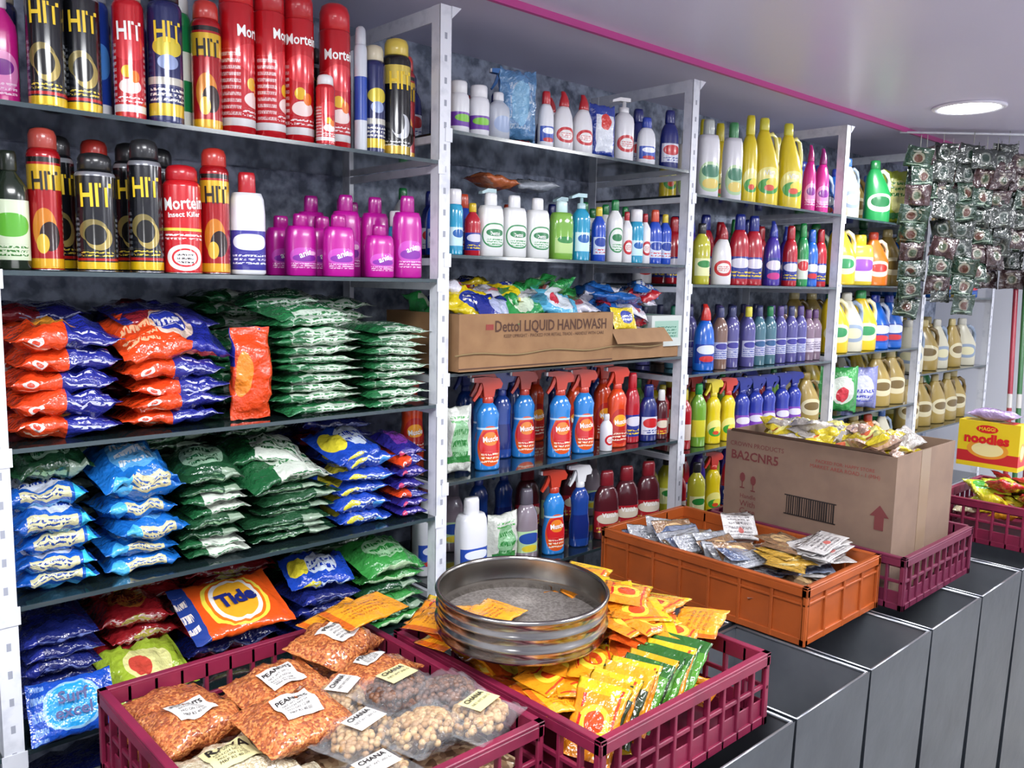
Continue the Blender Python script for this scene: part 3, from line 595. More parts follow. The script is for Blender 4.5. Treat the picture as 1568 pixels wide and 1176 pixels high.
b=stack(DP,.638,.77,z,8,.0225,[F_WG,F_WG,F_GD,F_GD],seed=13,rz=.14); b.pillow(.14,.14,.03,F_GD,RT(.70,1.70,z+.195,.25,-.05,-.15),57,amp=.25,sag=-.02); fin(b,DP)
b=stack(DP,.778,.975,z,7,.021,[F_GD,F_GD,F_GD,F_GD],seed=14,jit=.014,rz=.14); b.pillow(.2,.16,.035,F_WG,RT(.86,1.69,z+.17,.25,-.06,.15),52,nx=16,m=20,amp=.28,sag=-.02);b.pillow(.18,.14,.03,F_WG,RT(.85,1.72,z+.2,.2,.08,-.25),58,amp=.28,sag=-.02); fin(b,DP)
b=stack(DP,.983,1.135,z,5,.033,[F_EB],seed=15); b.pillow(.15,.15,.045,F_EB,RT(1.05,1.70,z+.19,.3,0,.15),53,amp=.28,sag=-.015); fin(b,DP)
b=stack(DP,1.142,1.228,z,6,.026,[F_PU,F_PU,F_OB],seed=16,jit=.005,rz=.05); b.pillow(.085,.15,.035,F_PU,RT(1.186,1.70,z+.175,.2,0,0),54,amp=.2); fin(b,DP)
b=MB(); b.pillow(.14,.13,.05,F_GD,RT(.41,1.72,z+.235,.3,0,.1),55,nx=16,m=20,amp=.3); fin(b,'detergent_packet')
for i,(xa,xb,mt_) in enumerate([(.35,.55,F_GD),(.56,.78,F_GD),(.79,.98,F_GD),(.99,1.22,F_ND)]):
    b=stack(DP,xa,xb,z,7,.033,[mt_,F_NV if i==3 else mt_],y0=1.82,seed=20+i); fin(b,DP)
z=S[4]
b=stack(DP,.338,.48,z,6,.03,[F_ND],seed=31,y0=1.64,rz=.05); fin(b,DP)
F_SX=film('film_surf','#1a4cb4',[('e',.5,.75,.34,.15,'#8ab8d8'),('e',.5,.75,.3,.13,'#2a98da'),('t',.12,.75,.08,.2,'#8fb4e8',5)])
b=MB(); A=RT(.41,1.600,z+.058,math.radians(55),0,-.1); b.pillow(.14,.11,.035,F_SX,A,61,nx=16,m=20,amp=.2)
b.text('Surf',1,INKB,lambda x,y:tuple(A@Vector((x,y+.014,.023))),wid=.05); b.text('excel',1,INKB,lambda x,y:tuple(A@Vector((x,y-.012,.023))),wid=.06)
obj('detergent_packet',b.build('dp'))
b=stack(DP,.49,.64,z,4,.04,[F_RD],seed=32,y0=1.68,jit=.015); b.pillow(.16,.14,.045,F_YG,RT(.56,1.655,z+.06,.5,0,.15),62,nx=16,m=20,amp=.28); fin(b,DP)
b=stack(DP,.65,.86,z,3,.036,[F_RD,F_ND],seed=33,y0=1.66,jit=.01); fin(b,DP)
F_TD=film('film_orange_logo','#e0561c',[('e',.53,.75,.31,.17,'#ecd84a'),('e',.53,.75,.27,.15,'#e6721c'),('e',.53,.75,.24,.13,'#e8e4de'),('r',.05,.75,.1,.4,'#27408c'),('e',.53,.75,.2,.105,'#e6a82c'),('t',.05,.75,.05,.1,'#f4e6d8',3)],bump=.4)
b=MB(); A=RT(.745,1.668,z+.142,math.radians(24),0,.02); b.pillow(.22,.17,.035,F_TD,A,63,nx=18,m=26,amp=.08)
b.text('Tide',1,INKB,lambda x,y:tuple(A@Vector((x*math.cos(.1)-y*math.sin(.1)+.007,y+x*.1,.0205))),wid=.085,bold=.05,ys=1.1)
obj('detergent_packet',b.build('dp2'))
b=stack(DP,.875,1.035,z,4,.034,[F_ND,F_ND],seed=34,jit=.01); b.pillow(.15,.12,.045,F_EB,RT(.955,1.68,z+.17,.3,0,-.2),64,nx=16,m=20,amp=.28); fin(b,DP)
b=stack(DP,1.05,1.23,z,6,.026,[F_LG,F_GD],seed=35,jit=.007); b.pillow(.175,.15,.035,F_LG,RT(1.135,1.68,z+.175,.25,.04,.05),65,nx=16,m=20,amp=.28,sag=-.015); fin(b,DP)
for i,(xa,xb,mt_) in enumerate([(.35,.5,F_ND),(.51,.72,F_RD),(.73,.95,F_RD),(.96,1.22,F_GD)]):
    b=stack(DP,xa,xb,z,6,.034,[mt_],y0=1.84,seed=40+i); fin(b,DP)
b=stack(DP,.35,.75,S[5],6,.035,[F_ND],seed=48,d=.2,rz=.02); fin(b,DP)

# ------------------------------------------------------------------ cardboard cartons on shelf
CBD=M('cardboard','#98744f',rough=.75,noi=('#876443',18,.5,.2)); CPR=M('cardboard_print','#4e3226',rough=.8); CPR2=M('cardboard_print_red','#8a3a34',rough=.8)
def carton(b,x0,x1,y0,y1,z0,z1,t=.004,mat=CBD):
    b.box(x0,x1,y0,y1,z0,z0+t,mat)
    b.box(x0,x1,y0,y0+t,z0,z1,mat);b.box(x0,x1,y1-t,y1,z0,z1,mat);b.box(x0,x0+t,y0+t,y1-t,z0,z1,mat);b.box(x1-t,x1,y0+t,y1-t,z0,z1,mat)
z=SH[2][2]
b=MB(); carton(b,1.285,1.85,1.575,1.88,z+.001,z+.145)
b.text('Dettol LIQUID HANDWASH',1,CPR,lambda x,y:(1.61+x,1.5742,z+.112+y),wid=.42,ys=1.15)
b.box(1.37,1.395,1.5742,1.576,z+.105,z+.119,CPR2)
b.text('KEEP UPRIGHT - PACKED FOR RETAIL TRADE - HANDLE WITH CARE',1,CPR,lambda x,y:(1.62+x,1.5742,z+.088+y),wid=.38,bold=0)
b.box(1.285,1.85,1.5743,1.576,z+.01,z+.013,CPR)
JT=M('jute_twine','#8a7550',rough=.9)
b.tube([(1.27+i*.03,1.571,z+.045+.004*math.sin(i*.7)) for i in range(28)],.0022,JT,5)
obj('cardboard_carton',b.build('carton'))
b=MB(); carton(b,1.853,2.10,1.585,1.86,z+.001,z+.095); b.add([(1.853,1.584,z+.095),(2.10,1.584,z+.095),(2.11,1.555,z+.055),(1.85,1.555,z+.055)],[(0,1,2,3)],CBD,None,False)
obj('cardboard_carton',b.build('carton2'))
CW=M('carton_white','#bfc6c2',[('r',.5,.55,.4,.28,'#90b4a4'),('t',.5,.5,.34,.2,'#2f6f5a',4)],rough=.5)
b=MB(); b.box(2.06,2.21,1.60,1.76,z+.035,z+.13,CW); b.box(2.05,2.21,1.61,1.78,z+.001,z+.034,CBD); obj('small_carton',b.build('smc'))
SA=[film('sachet_'+n,c,s,rough=.2,bump=.9) for n,c,s in [
 ('yellow','#dcc41e',[('e',.5,.75,.25,.10,'#2c3f9c'),('t',.5,.75,.2,.05,'#f4f0e0',2),('e',.5,.25,.3,.1,'#d8402a')]),
 ('red','#b01d28',[('e',.5,.75,.3,.12,'#d8bcbc'),('t',.5,.75,.24,.08,'#b01c24',3),('e',.5,.25,.3,.1,'#c8c4c8')]),
 ('blue','#2a6abc',[('e',.5,.75,.3,.12,'#d4dce6'),('t',.5,.75,.24,.08,'#1c3c9c',3)]),
 ('navy','#222f86',[('e',.5,.75,.25,.1,'#a8b0d0')]),
 ('green','#2f9048',[('e',.5,.75,.3,.12,'#c8d8be')]),
 ('white','#cccad6',[('e',.5,.75,.28,.11,'#c0606a'),('t',.5,.3,.3,.1,'#40509c',3)]),
 ('cyan','#5aacd0',[('e',.5,.75,.3,.12,'#d2dae2'),('e',.4,.75,.1,.06,'#c83a4a')])]]
def heap(b,x0,x1,y0,y1,zb,zt,n,mats,sz=(.1,.075,.014),seed=0,tilt=.5,dome=True,nx=8,m=12,flat=False,amp=.35):
    rr=random.Random(seed)
    for i in range(n):
        f=i/n; u,v=rr.random(),rr.random()
        x=x0+u*(x1-x0); y=y0+v*(y1-y0)
        k=1-.55*(abs(2*u-1)**3)-.35*(abs(2*v-1)**3) if dome else 1
        zz=zb+(zt-zb)*(.35+.65*f)*k
        tl=tilt*(.4 if flat else 1)
        b.pillow(sz[0]*rr.uniform(.8,1.15),sz[1]*rr.uniform(.85,1.1),sz[2]*rr.uniform(.7,1.3),rr.choice(mats),RT(x,y,zz,rr.uniform(-tl,tl)+.15,rr.uniform(-tl,tl),rr.uniform(-3.1,3.1) if not flat else rr.uniform(-.9,.9)),seed+i,nx=nx,m=m,amp=amp)
PS=(.14,.10,.042)
b=MB(); heap(b,1.34,1.60,1.65,1.82,z+.09,z+.23,26,[SA[0],SA[1],SA[3],SA[4],SA[5]],sz=PS,seed=3,nx=14,m=18,amp=.3,tilt=.45); heap(b,1.56,1.79,1.65,1.82,z+.09,z+.23,22,[SA[6],SA[5],SA[4],SA[6]],sz=PS,seed=4,nx=14,m=18,amp=.3,tilt=.45)
b.pillow(.16,.10,.04,SA[0],RT(1.38,1.64,z+.165,.7,.3,-.5),90,nx=14,m=18,amp=.25);b.pillow(.15,.10,.04,SA[4],RT(1.53,1.63,z+.16,.6,-.2,.3),91,nx=14,m=18,amp=.25);b.pillow(.15,.10,.04,SA[6],RT(1.67,1.63,z+.165,.7,.3,-.3),92,nx=14,m=18,amp=.25);b.pillow(.15,.10,.04,SA[3],RT(1.44,1.62,z+.15,.9,.1,.2),93,nx=14,m=18,amp=.25)
obj('sachet_pile',b.build('sp'))
b=MB(); heap(b,1.91,2.05,1.65,1.80,z+.05,z+.21,26,[SA[1],SA[5],SA[2],SA[1]],sz=PS,seed=5,nx=14,m=18,amp=.3,tilt=.45); 
b.pillow(.09,.07,.03,SA[0],RT(1.925,1.60,z+.125,1.2,0,-.1),9,amp=.1);obj('sachet_pile',b.build('sp2'))
b=MB(); heap(b,2.10,2.16,1.67,1.80,z+.15,z+.22,14,[SA[1],SA[5],SA[1],SA[2]],sz=(.1,.08,.035),seed=6,nx=14,m=18,amp=.3); obj('sachet_pile',b.build('sp3'))

# ------------------------------------------------------------------ steel bins
def steelmat(name,base,dark,rough,metal):
    return M(name,base,rough=rough,metal=metal,noi=(dark,6,.5,.25),bump=.12,bscale=14)
ST=steelmat('galvanised_steel_shaded','#596069','#454b54',.32,.7); STI=steelmat('galvanised_steel_inner_lit','#a4a8ae','#7e838b',.32,.7); STR=M('bin_rim_steel','#a8acb2',rough=.28,metal=.8)  # one steel in two tones: lit inside and shaded outside put into colour
def steel_bin(x0,x1,y0,y1,zt=.80):
    b=MB(); tp=.02
    def ring(z,o): 
        k=tp*(1-z/zt)+o
        return [(x0+k,y0+k,z),(x1-k,y0+k,z),(x1-k,y1-k,z),(x0+k,y1-k,z)]
    vo=ring(.0,0)+ring(zt,0)
    b.add(vo,[(3,2,1,0)]+[(i,(i+1)%4,4+(i+1)%4,4+i) for i in range(4)],ST,None,False)
    vi=ring(zt,.003)+ring(.02,.003)
    b.add(vi,[(i,(i+1)%4,4+(i+1)%4,4+i) for i in range(4)]+[(4,5,6,7)],STI,None,False)
    for a,c in [((x0,y0),(x1,y0)),((x1,y0),(x1,y1)),((x1,y1),(x0,y1)),((x0,y1),(x0,y0))]:
        b.tube([(a[0]+(.004 if a[0]==x0 else -.004),a[1]+(.004 if a[1]==y0 else -.004),zt-.003),(c[0]+(.004 if c[0]==x0 else -.004),c[1]+(.004 if c[1]==y0 else -.004),zt-.003)],.0035,STR,8)
    return obj('steel_storage_bin',b.build('bin'))
bx=[.12,.44,.76,1.08,1.405,1.715,2.04,2.37,2.69,3.01,3.33]
for i in range(len(bx)-1):
    steel_bin(bx[i]+.004,bx[i+1]-.004,.72,1.045); steel_bin(bx[i]+.004,bx[i+1]-.004,1.055,1.40)

# ------------------------------------------------------------------ crates
CM=M('crate_maroon','#7e1c3c',rough=.42,noi=('#661632',14,.55,.15)); CO=M('crate_orange','#aa5220',rough=.42,noi=('#94461a',10,.55,.15)); CD=M('crate_purple','#641f3a',rough=.42)
def crate(x0,x1,y0,y1,z0,z1,mat,lattice=True):
    b=MB(); rw=.014
    b.box(x0+.004,x1-.004,y0+.004,y1-.004,z0,z0+.006,mat)
    def wall(ax,p0,p1,q,sgn):
        def bb(a0,a1,o0,o1,za,zb):
            c0,c1=sorted((q-sgn*o0,q-sgn*o1))
            if ax=='x': b.box(a0,a1,c0,c1,za,zb,mat)
            else: b.box(c0,c1,a0,a1,za,zb,mat)
        bb(p0,p1,0,rw,z1-.006,z1)
        bb(p0,p1,0,.003,z1-.024,z1-.006)
        bb(p0,p1,rw-.004,rw,z1-.03,z1-.004)
        bb(p0,p1,.003,rw,z0,z0+.016)
        L=p1-p0; n=max(3,int(round(L/(.045 if lattice else .085))))
        H=z1-z0
        if lattice:
            bb(p0,p1,.005,.012,z0+H*.50,z0+H*.50+.008)
            bb(p0,p1,.008,.011,z0+.012,z0+H*.34)
            for i in range(n+1):
                a=p0+(L-.007)*i/n; bb(a,a+.007,.003,rw,z0,z1-.004)
        else:
            bb(p0,p1,.008,.012,z0,z1)
            bb(p0,p1,.003,.010,z1-.045,z1-.039)
            for i in range(n+1):
                a=p0+(L-.008)*i/n; bb(a,a+.008,.002,rw,z0,z1-.004)
    wall('x',x0,x1,y0,-1); wall('x',x0,x1,y1,1); wall('y',y0,y1,x0,-1); wall('y',y0,y1,x1,1)
    o=obj('plastic_crate',b.build('crate'))
    bv=o.modifiers.new('b','BEVEL'); bv.width=.0012; bv.segments=1; bv.limit_method='ANGLE'
    return o
Z0,Z1=.803,.94
crate(.391,.867,.845,1.383,Z0,Z1,CM); crate(.884,1.351,.748,1.27,Z0,Z1,CM)
crate(1.705,2.075,.866,1.469,Z0,Z1,CO,False); crate(2.086,2.54,.81,1.39,Z0,Z1,CD); crate(2.86,3.28,.60,1.04,Z0,Z1,CM)

# peanuts crate ---------------------------------------------------
PN=M_grain('masala_peanuts','#8a3f1a','#b4602c','#cf8648',260)
PN2=M_grain('whole_nuts','#6a4a30','#a88460','#d8c09a',95)
RV=M_grain('semolina','#a99a7a','#bfb296','#d2ccb6',400)
LAB=M('paper_label','#d0ceca',rough=.6); LABY=M('paper_label_cream','#ccc490',rough=.6)
def bag(mat,W,D,H,loc,rz,seed,lab=None,txt='PEANUTS',tilt=(0,0)):
    b=MB(); b.pillow(W,D,H,mat,None,seed,nx=18,m=26,amp=.16,fin=.04)
    def top(x,y):
        u=x/W+.5; q=min(.98,abs(y)/(D/2)); t=pil_prof(max(0.06,min(.94,u)),.04,2.6)
        zz=H/2*t*(1-q**2.35)**(1/2.35)
        return zz+noise.noise(Vector((x*34+seed*7.3,y*34,zz*20+seed)))*1.3*H*.16+.003
    if lab:
        lw,lh=lab[1],lab[2]; ox,oy=lab[3],lab[4]; n=6
        vs=[];fs=[]
        for j in range(n+1):
            for i in range(n+1):
                x=ox+(i/n-.5)*lw; y=oy+(j/n-.5)*lh; vs.append((x,y,top(x,y)))
        for j in range(n):
            for i in range(n): fs.append((j*(n+1)+i,j*(n+1)+i+1,(j+1)*(n+1)+i+1,(j+1)*(n+1)+i))
        b.add(vs,fs,lab[0])
        b.text(txt,1,INK,lambda x,y:(x+ox,y+oy+lh*.25,top(x+ox,y+oy+lh*.25)+.0014),wid=lw*.85)
        for k in range(4):
            b.text(['NET WT 200 G','BATCH NO 04','PKD ON 12/08','MRP RS 40.00'][k],1,INK,lambda x,y,k=k:(x+ox-.003,y+oy+lh*(.06-.13*k),top(x+ox-.003,y+oy+lh*(.06-.13*k))+.0014),wid=lw*.6,bold=0)
    return obj('peanut_snack_bag',b.build('pb'),loc,(tilt[0],tilt[1],rz))
rr=random.Random(4)
for i in range(3):
    for j in range(4):
        bag(PN if (i+j)%2 else PN2,.14,.11,.034,(.485+i*.145+rr.uniform(-.005,.005),.925+j*.125,.832),rr.uniform(-.1,.1),i*7+j)
        bag(PN if j>1 else PN2,.14,.11,.034,(.485+i*.145+rr.uniform(-.005,.005),.925+j*.125,.870),rr.uniform(-.1,.1),i*9+j+3)
Lw=(LAB,.060,.056,0,0)
bag(PN,.15,.125,.05,(.475,1.215,.92),.12,101,Lw)
bag(PN,.15,.125,.05,(.615,1.20,.937),.10,102,Lw,tilt=(.15,0))
bag(PN,.15,.125,.05,(.755,1.265,.95),.5,103,Lw,tilt=(.2,0))
bag(PN,.15,.125,.05,(.575,1.075,.95),.05,104,Lw,tilt=(.1,0))
bag(PN,.14,.11,.045,(.755,1.14,.94),.35,105,(LAB,.05,.03,0,.01))
bag(PN,.14,.11,.04,(.48,1.315,.905),.1,106)
bag(RV,.15,.12,.045,(.475,1.075,.915),.0,107,(LABY,.07,.06,0,0),'RAVA')
bag(RV,.15,.12,.045,(.49,.965,.915),-.1,108,(LAB,.08,.06,0,0),'RAVA')
FILM=M('clear_film','#c8ccd0',rough=.08,alpha=.12,coat=.6,bump=.9,bscale=45,bdist=.014)
bm=bmesh.new(); bmesh.ops.create_icosphere(bm,subdivisions=2,radius=1); icv=[v.co.copy() for v in bm.verts]; icf=[[v.index for v in f.verts] for f in bm.faces]; bm.free()
NUT=[M('nut_beige','#b8986a',rough=.5),M('nut_tan','#9c7648',rough=.5),M('nut_brown','#6f4a34',rough=.5),M('nut_dark','#54382c',rough=.5)]
def nutbag(loc,rz,seed,dark=False,tilt=(0,0),lab=False,W=.13,D=.10,H=.045):
    b=MB(); rr=random.Random(seed)
    for i in range(230):
        a=rr.uniform(0,2*math.pi); q=math.sqrt(rr.random())*.95
        x=q*math.cos(a)*W*.40; y=q*math.sin(a)*D*.42; z=(H*.40)*math.sqrt(max(0,1-q*q))*rr.choice([1,1,1,.6,-.3])
        r=rr.uniform(.0046,.0060)
        b.add([Vector((x,y,z))+v*r for v in icv],icf,rr.choice(NUT[2:] if dark else NUT[:2]))
    b.pillow(W,D,H*1.2,FILM,None,seed,nx=14,m=22,amp=.16,fin=.07)
    if lab:
        q=[(-.028,-.02,H*.56+.003),(.028,-.02,H*.56+.003),(.028,.02,H*.56+.003),(-.028,.02,H*.56+.003)]
        b.add(q,[(0,1,2,3)],LABY if lab==2 else LAB,None,False)
        b.text('CHANA',1,INK,lambda x,y:(x,y+.01,H*.56+.0045),wid=.045)
        b.text('NET WT 200 G',1,INK,lambda x,y:(x,y-.003,H*.56+.0045),wid=.045,bold=0)
    return obj('nut_snack_bag',b.build('nb'),loc,(tilt[0],tilt[1],rz))
nutbag((.635,.985,.94),.3,1,False,lab=1); nutbag((.735,1.045,.955),.2,2,True,lab=2); nutbag((.795,1.0,.945),-.1,3,True)
nutbag((.79,.91,.945),.3,4,False,lab=2); nutbag((.70,.93,.95),.2,5,False); nutbag((.60,.90,.925),.1,6,False,lab=1)
nutbag((.68,1.115,.93),.6,8,False,lab=1); nutbag((.53,.89,.915),.4,10,False)

# spice crate -----------------------------------------------------
SP1=film('sachet_spice_orange','#e28a1a',[('e',.45,.75,.24,.10,'#ecc83a'),('e',.47,.745,.15,.06,'#d04a1c'),('t',.5,.86,.3,.03,'#c8241c',1),('r',.92,.75,.08,.4,'#d4ae1a'),('r',.5,.62,.45,.012,'#d8401c')],bump=.7)
SP2=film('sachet_spice_amber','#e6981e',[('t',.5,.75,.3,.07,'#b86a14',4),('r',.06,.75,.05,.4,'#cc601a')],bump=.7)
SP3=film('sachet_spice_red','#d0561c',[('e',.4,.75,.2,.1,'#ecd04a'),('e',.7,.72,.12,.08,'#b82218')],bump=.7)
SP4=film('sachet_spice_green','#4a842a',[('e',.45,.75,.2,.08,'#ccd03a'),('r',.9,.75,.1,.3,'#2a5c24'),('t',.5,.86,.3,.03,'#d8d690',1)],bump=.7)
SP5=film('sachet_spice_dark','#2c3a22',[('e',.5,.75,.22,.08,'#c2a41e'),('r',.9,.75,.1,.3,'#c8981a')],bump=.7)
b=MB()
heap(b,.97,1.27,.85,1.19,.84,.95,90,[SP1,SP2,SP1,SP3],sz=(.115,.09,.014),seed=12,tilt=.3)
heap(b,1.13,1.27,.86,1.19,.95,1.0,46,[SP1,SP2,SP1,SP3],sz=(.118,.09,.012),seed=13,tilt=.35,flat=True)
heap(b,1.0,1.25,1.14,1.20,.93,1.0,20,[SP1,SP2],sz=(.118,.09,.012),seed=15,tilt=.35,flat=True)
heap(b,.95,1.12,.86,.95,.92,.965,16,[SP1,SP2],sz=(.12,.09,.012),seed=14,tilt=.3,flat=True)
for i in range(13):
    m_=[SP1,SP5,SP1,SP5,SP2,SP1,SP4,SP5,SP4,SP4,SP1,SP4,SP4][i]
    b.pillow(.12,.09,.009,m_,RT(.945+i*.0175,.815+.003*(i%3),.925+.002*i,0,-.85+.02*i,.25+R.uniform(-.12,.12)),200+i,nx=8,m=12,amp=.3)
for i,(x,y,zz,m_) in enumerate([(.94,1.20,.972,SP2),(.96,1.225,.962,SP1),(.935,1.15,.955,SP2),(.95,1.18,.965,SP3),(1.25,1.12,1.0,SP1),(1.22,1.17,.99,SP1),(1.27,.95,.99,SP1),(1.22,.87,.975,SP1),(1.28,.86,.98,SP2),(1.24,1.0,1.005,SP1),(1.17,.93,.985,SP1)]):
    b.pillow(.12,.095,.012,m_,RT(x,y,zz,R.uniform(-.15,.2),R.uniform(-.15,.15),R.uniform(-.2,.7)),300+i,nx=8,m=12,amp=.3)
obj('spice_packet_pile',b.build('spp'))
b=MB()
for i,(x,y,zz,rz) in enumerate([(.80,1.315,.972,.3),(.835,1.295,.983,.1)]): b.pillow(.14,.10,.012,SP2,RT(x,y,zz,.05,-.05,rz),330+i,nx=8,m=12,amp=.3)
obj('spice_packet',b.build('spq'))

# sieve ------------------------------------------------------------
SS=M('stainless_steel','#aaa7a3',rough=.2,metal=1,noi=('#86827c',6,.5,.3)); SM=M('sieve_mesh','#8e8884',rough=.5,metal=.4,noi=('#6e6864',180,.5,.1),bump=.3,bscale=400)
b=MB(); r=.150
prof=[(r-.002,.004),(r,0),(r+.001,.004),(r,.008),(r,.018),(r+.0045,.022),(r,.026),(r,.043),(r+.003,.046),(r,.049),(r,.066),(r+.004,.069),(r+.005,.073),(r+.002,.077),(r-.002,.076),(r-.0025,.07),(r-.0025,.034),(r-.006,.028),(r-.0025,.022)]
b.revolve(prof,SS,72)
n=64; vs=[(0,0,.012)]+[((r-.002)*math.cos(2*math.pi*i/n),(r-.002)*math.sin(2*math.pi*i/n),.014) for i in range(n)]
b.add(vs,[(0,1+i,1+(i+1)%n) for i in range(n)],SM,None,False)
obj('flour_sieve',b.build('sieve'),(1.003,1.045,.987),(math.radians(1.5),math.radians(-1),.4))
b=MB(); b.pillow(.13,.09,.012,SP2,RT(.95,1.075,1.010,.05,-.03,.25),401,amp=.3); b.pillow(.11,.08,.01,SP2,RT(.94,1.09,1.006,0.02,0,.9),402,amp=.3)
obj('spice_packet',b.build('spk'))

# orange crate contents ---------------------------------------------
SV=[film('sachet_silver','#96999f',[('t',.5,.75,.3,.1,'#60646c',4)],rough=.2),film('sachet_white_print','#c4c1bf',[('t',.5,.75,.34,.18,'#6a6668',7),('e',.5,.7,.08,.04,'#b8605a')],rough=.3),
    film('sachet_brown','#846549',[('e',.5,.75,.25,.1,'#c9a878')],rough=.22),film('sachet_steel','#757e94',[('r',.2,.75,.15,.2,'#4a5a7a')],rough=.2),film('sachet_gold','#b08a36',[('e',.5,.75,.25,.1,'#d8c890')],rough=.2)]
b=MB(); b.box(1.73,2.05,.89,1.44,.811,.850,M('folded_paper','#8a8078',rough=.7))
heap(b,1.78,2.01,.95,1.40,.85,.92,60,[SV[0],SV[1],SV[2],SV[3],SV[2]],sz=(.12,.085,.01),seed=22,tilt=.22)
for i in range(11): b.pillow(.13,.08,.006,SV[1],RT(1.985+R.uniform(-.015,.01),.975+R.uniform(-.02,.03),.92+i*.0042,R.uniform(-.1,.1),R.uniform(-.15,.1),R.uniform(-.4,.2)),500+i,nx=7,m=10,amp=.3)
for i in range(5): b.pillow(.13,.10,.009,SV[4] if i<3 else SV[2],RT(1.85+.03*i,1.0+.02*i,.93+i*.004,.1,.1,R.uniform(-.6,.6)),520+i,nx=7,m=10,amp=.3)
for i in range(4): b.pillow(.10,.075,.006,SV[1],RT(1.96+.006*i,1.2+.004*i,.955,.9,.1,-.5+.1*i),530+i,nx=7,m=10,amp=.3)
for i in range(18): b.pillow(.14,.06,.006,SV[[0,3,2,0][i%4]],RT(1.80+.008*(i%8),1.08+.018*i,.93+.010*math.sin(i),R.uniform(.3,.8),R.uniform(-.1,.2),-.3+R.uniform(-.3,.3)),540+i,nx=7,m=10,amp=.3)
obj('sachet_pile',b.build('osp'))

# big carton --------------------------------------------------------
BC=M('cardboard_box','#836c5b',rough=.8,noi=('#766052',12,.5,.2))
b=MB(); X0,X1,Y0,Y1,ZA,ZB=2.125,2.505,.865,1.36,.812,1.18
carton(b,X0,X1,Y0,Y1,ZA,ZB,mat=BC)
b.add([(X0+.004,Y0+.01,ZB),(X0+.004,Y1-.01,ZB),(X0-.018,Y1-.03,ZB+.012),(X0-.018,Y0+.03,ZB+.012)],[(0,1,2,3)],BC,None,False)
b.box(X0+.15,X0+.21,Y0-.001,Y0+.001,ZA,ZB,M('packing_tape','#8a7560',rough=.3))
FX=lambda y0,z0:(lambda x,y:(X0-.0012,y0-x,z0+y))
P2=M('box_print_maroon','#6a3030',rough=.8)
b.text('BA2CNR5',1,P2,FX(1.265,1.112),wid=.15)
b.text('CROWN PRODUCTS',1,P2,FX(1.26,1.145),wid=.17,bold=0)
b.text('PACKED FOR: HAPPY STORE',1,CPR2,FX(1.0,1.135),wid=.16,bold=0); b.text('MARKET AREA ROAD - 1 (MH)',1,CPR2,FX(1.0,1.12),wid=.19,bold=0)
for i in range(22):
    w=R.choice([.002,.004,.003]); b.box(X0-.0012,X0+.001,1.02+i*.0065,1.02+i*.0065+w,.975,1.025,INK)
b.box(X0-.0013,X0+.001,1.015,1.165,1.025,1.028,INK);b.box(X0-.0013,X0+.001,1.015,1.165,.972,.975,INK)
b.add([(X0-.0012,.925,1.02),(X0-.0012,.90,1.05),(X0-.0012,.875,1.02)],[(0,1,2)],P2,None,False); b.box(X0-.0012,X0+.001,.888,.912,.985,1.02,P2)
for (cy_,cz_) in ((1.30,1.05),(1.265,1.045)):
    b.add([(X0-.0012,cy_+.009*math.cos(a*.7),cz_+.014*math.sin(a*.7)) for a in range(9)],[tuple(range(9))],P2,None,False); b.box(X0-.0012,X0+.001,cy_-.0012,cy_+.0012,cz_-.03,cz_-.012,P2); b.box(X0-.0012,X0+.001,cy_-.007,cy_+.007,cz_-.032,cz_-.029,P2)
for k in range(3): b.text(['Handle','With','Care'][k],1,P2,FX(1.28,.995-.022*k),wid=.05,bold=0)
obj('cardboard_box',b.build('bbox'))
b=MB(); YF=[film('snack_yellow','#ccb82a',[('e',.5,.75,.28,.12,'#dcd680'),('e',.5,.72,.14,.06,'#c8603a')]),film('snack_clear','#a8a29c',[('t',.5,.75,.3,.1,'#8a827a',3)]),film('snack_pale','#b49484',[('e',.5,.75,.3,.12,'#c8b8ac')])]
b.box(X0+.01,X1-.01,Y0+.01,Y1-.01,.82,1.09,M('packed_filler','#8a8278',rough=.9))
heap(b,X0+.07,X1-.07,1.10,Y1-.07,1.10,1.215,34,[YF[0],YF[1],YF[0]],sz=(.11,.085,.03),seed=31,tilt=.4,nx=12,m=16); heap(b,X0+.07,X1-.07,Y0+.08,1.10,1.10,1.215,34,[YF[0],YF[2],YF[2],YF[1]],sz=(.11,.085,.03),seed=32,tilt=.4,nx=12,m=16)
obj('snack_packet_pile',b.build('snp'))

# far crate: noodle carton + colourful packets -------------------------
b=MB(); SNK=[film('snack_red','#b0242a',[('e',.5,.75,.28,.12,'#d8c03a')]),film('snack_lime','#b8bc2c',[('e',.5,.75,.28,.12,'#3f9a3a')]),YF[0],film('snack_cream','#c8be9c',[('t',.5,.75,.3,.1,'#c04a2a',3)]),film('snack_amber','#d0901c',[('e',.5,.75,.28,.12,'#c8242a')])]
heap(b,2.94,3.20,.68,.96,.86,1.0,80,SNK,seed=41,tilt=.4,sz=(.1,.075,.022),nx=12,m=16)
obj('snack_packet_pile',b.build('snp2'))
NB=M('noodle_carton','#d8bc1c',[('r',.5,.22,.5,.12,'#b8242a'),('e',.5,.4,.34,.2,'#d8902c'),('e',.5,.4,.26,.15,'#e0d298')],rough=.4)
b=MB(); b.box(3.09,3.16,.87,1.06,1.003,1.160,NB)
b.add([(3.089,.97+.035*math.cos(a*.52),1.135+.014*math.sin(a*.52)) for a in range(12)],[tuple(range(12))],INKR,None,False)
b.text('MAGGI',1,INKY,lambda x,y:(3.0882,.97-x,1.135+y),wid=.05)
b.text('noodles',1,INKR,lambda x,y:(3.0885,.97-x,1.10+y),wid=.14,bold=.05)
b.pillow(.16,.07,.04,film('snack_lilac','#a08ab0',[('t',.5,.75,.3,.1,'#7a5a9a',3)]),RT(3.13,.965,1.182,0,0,1.57),7)
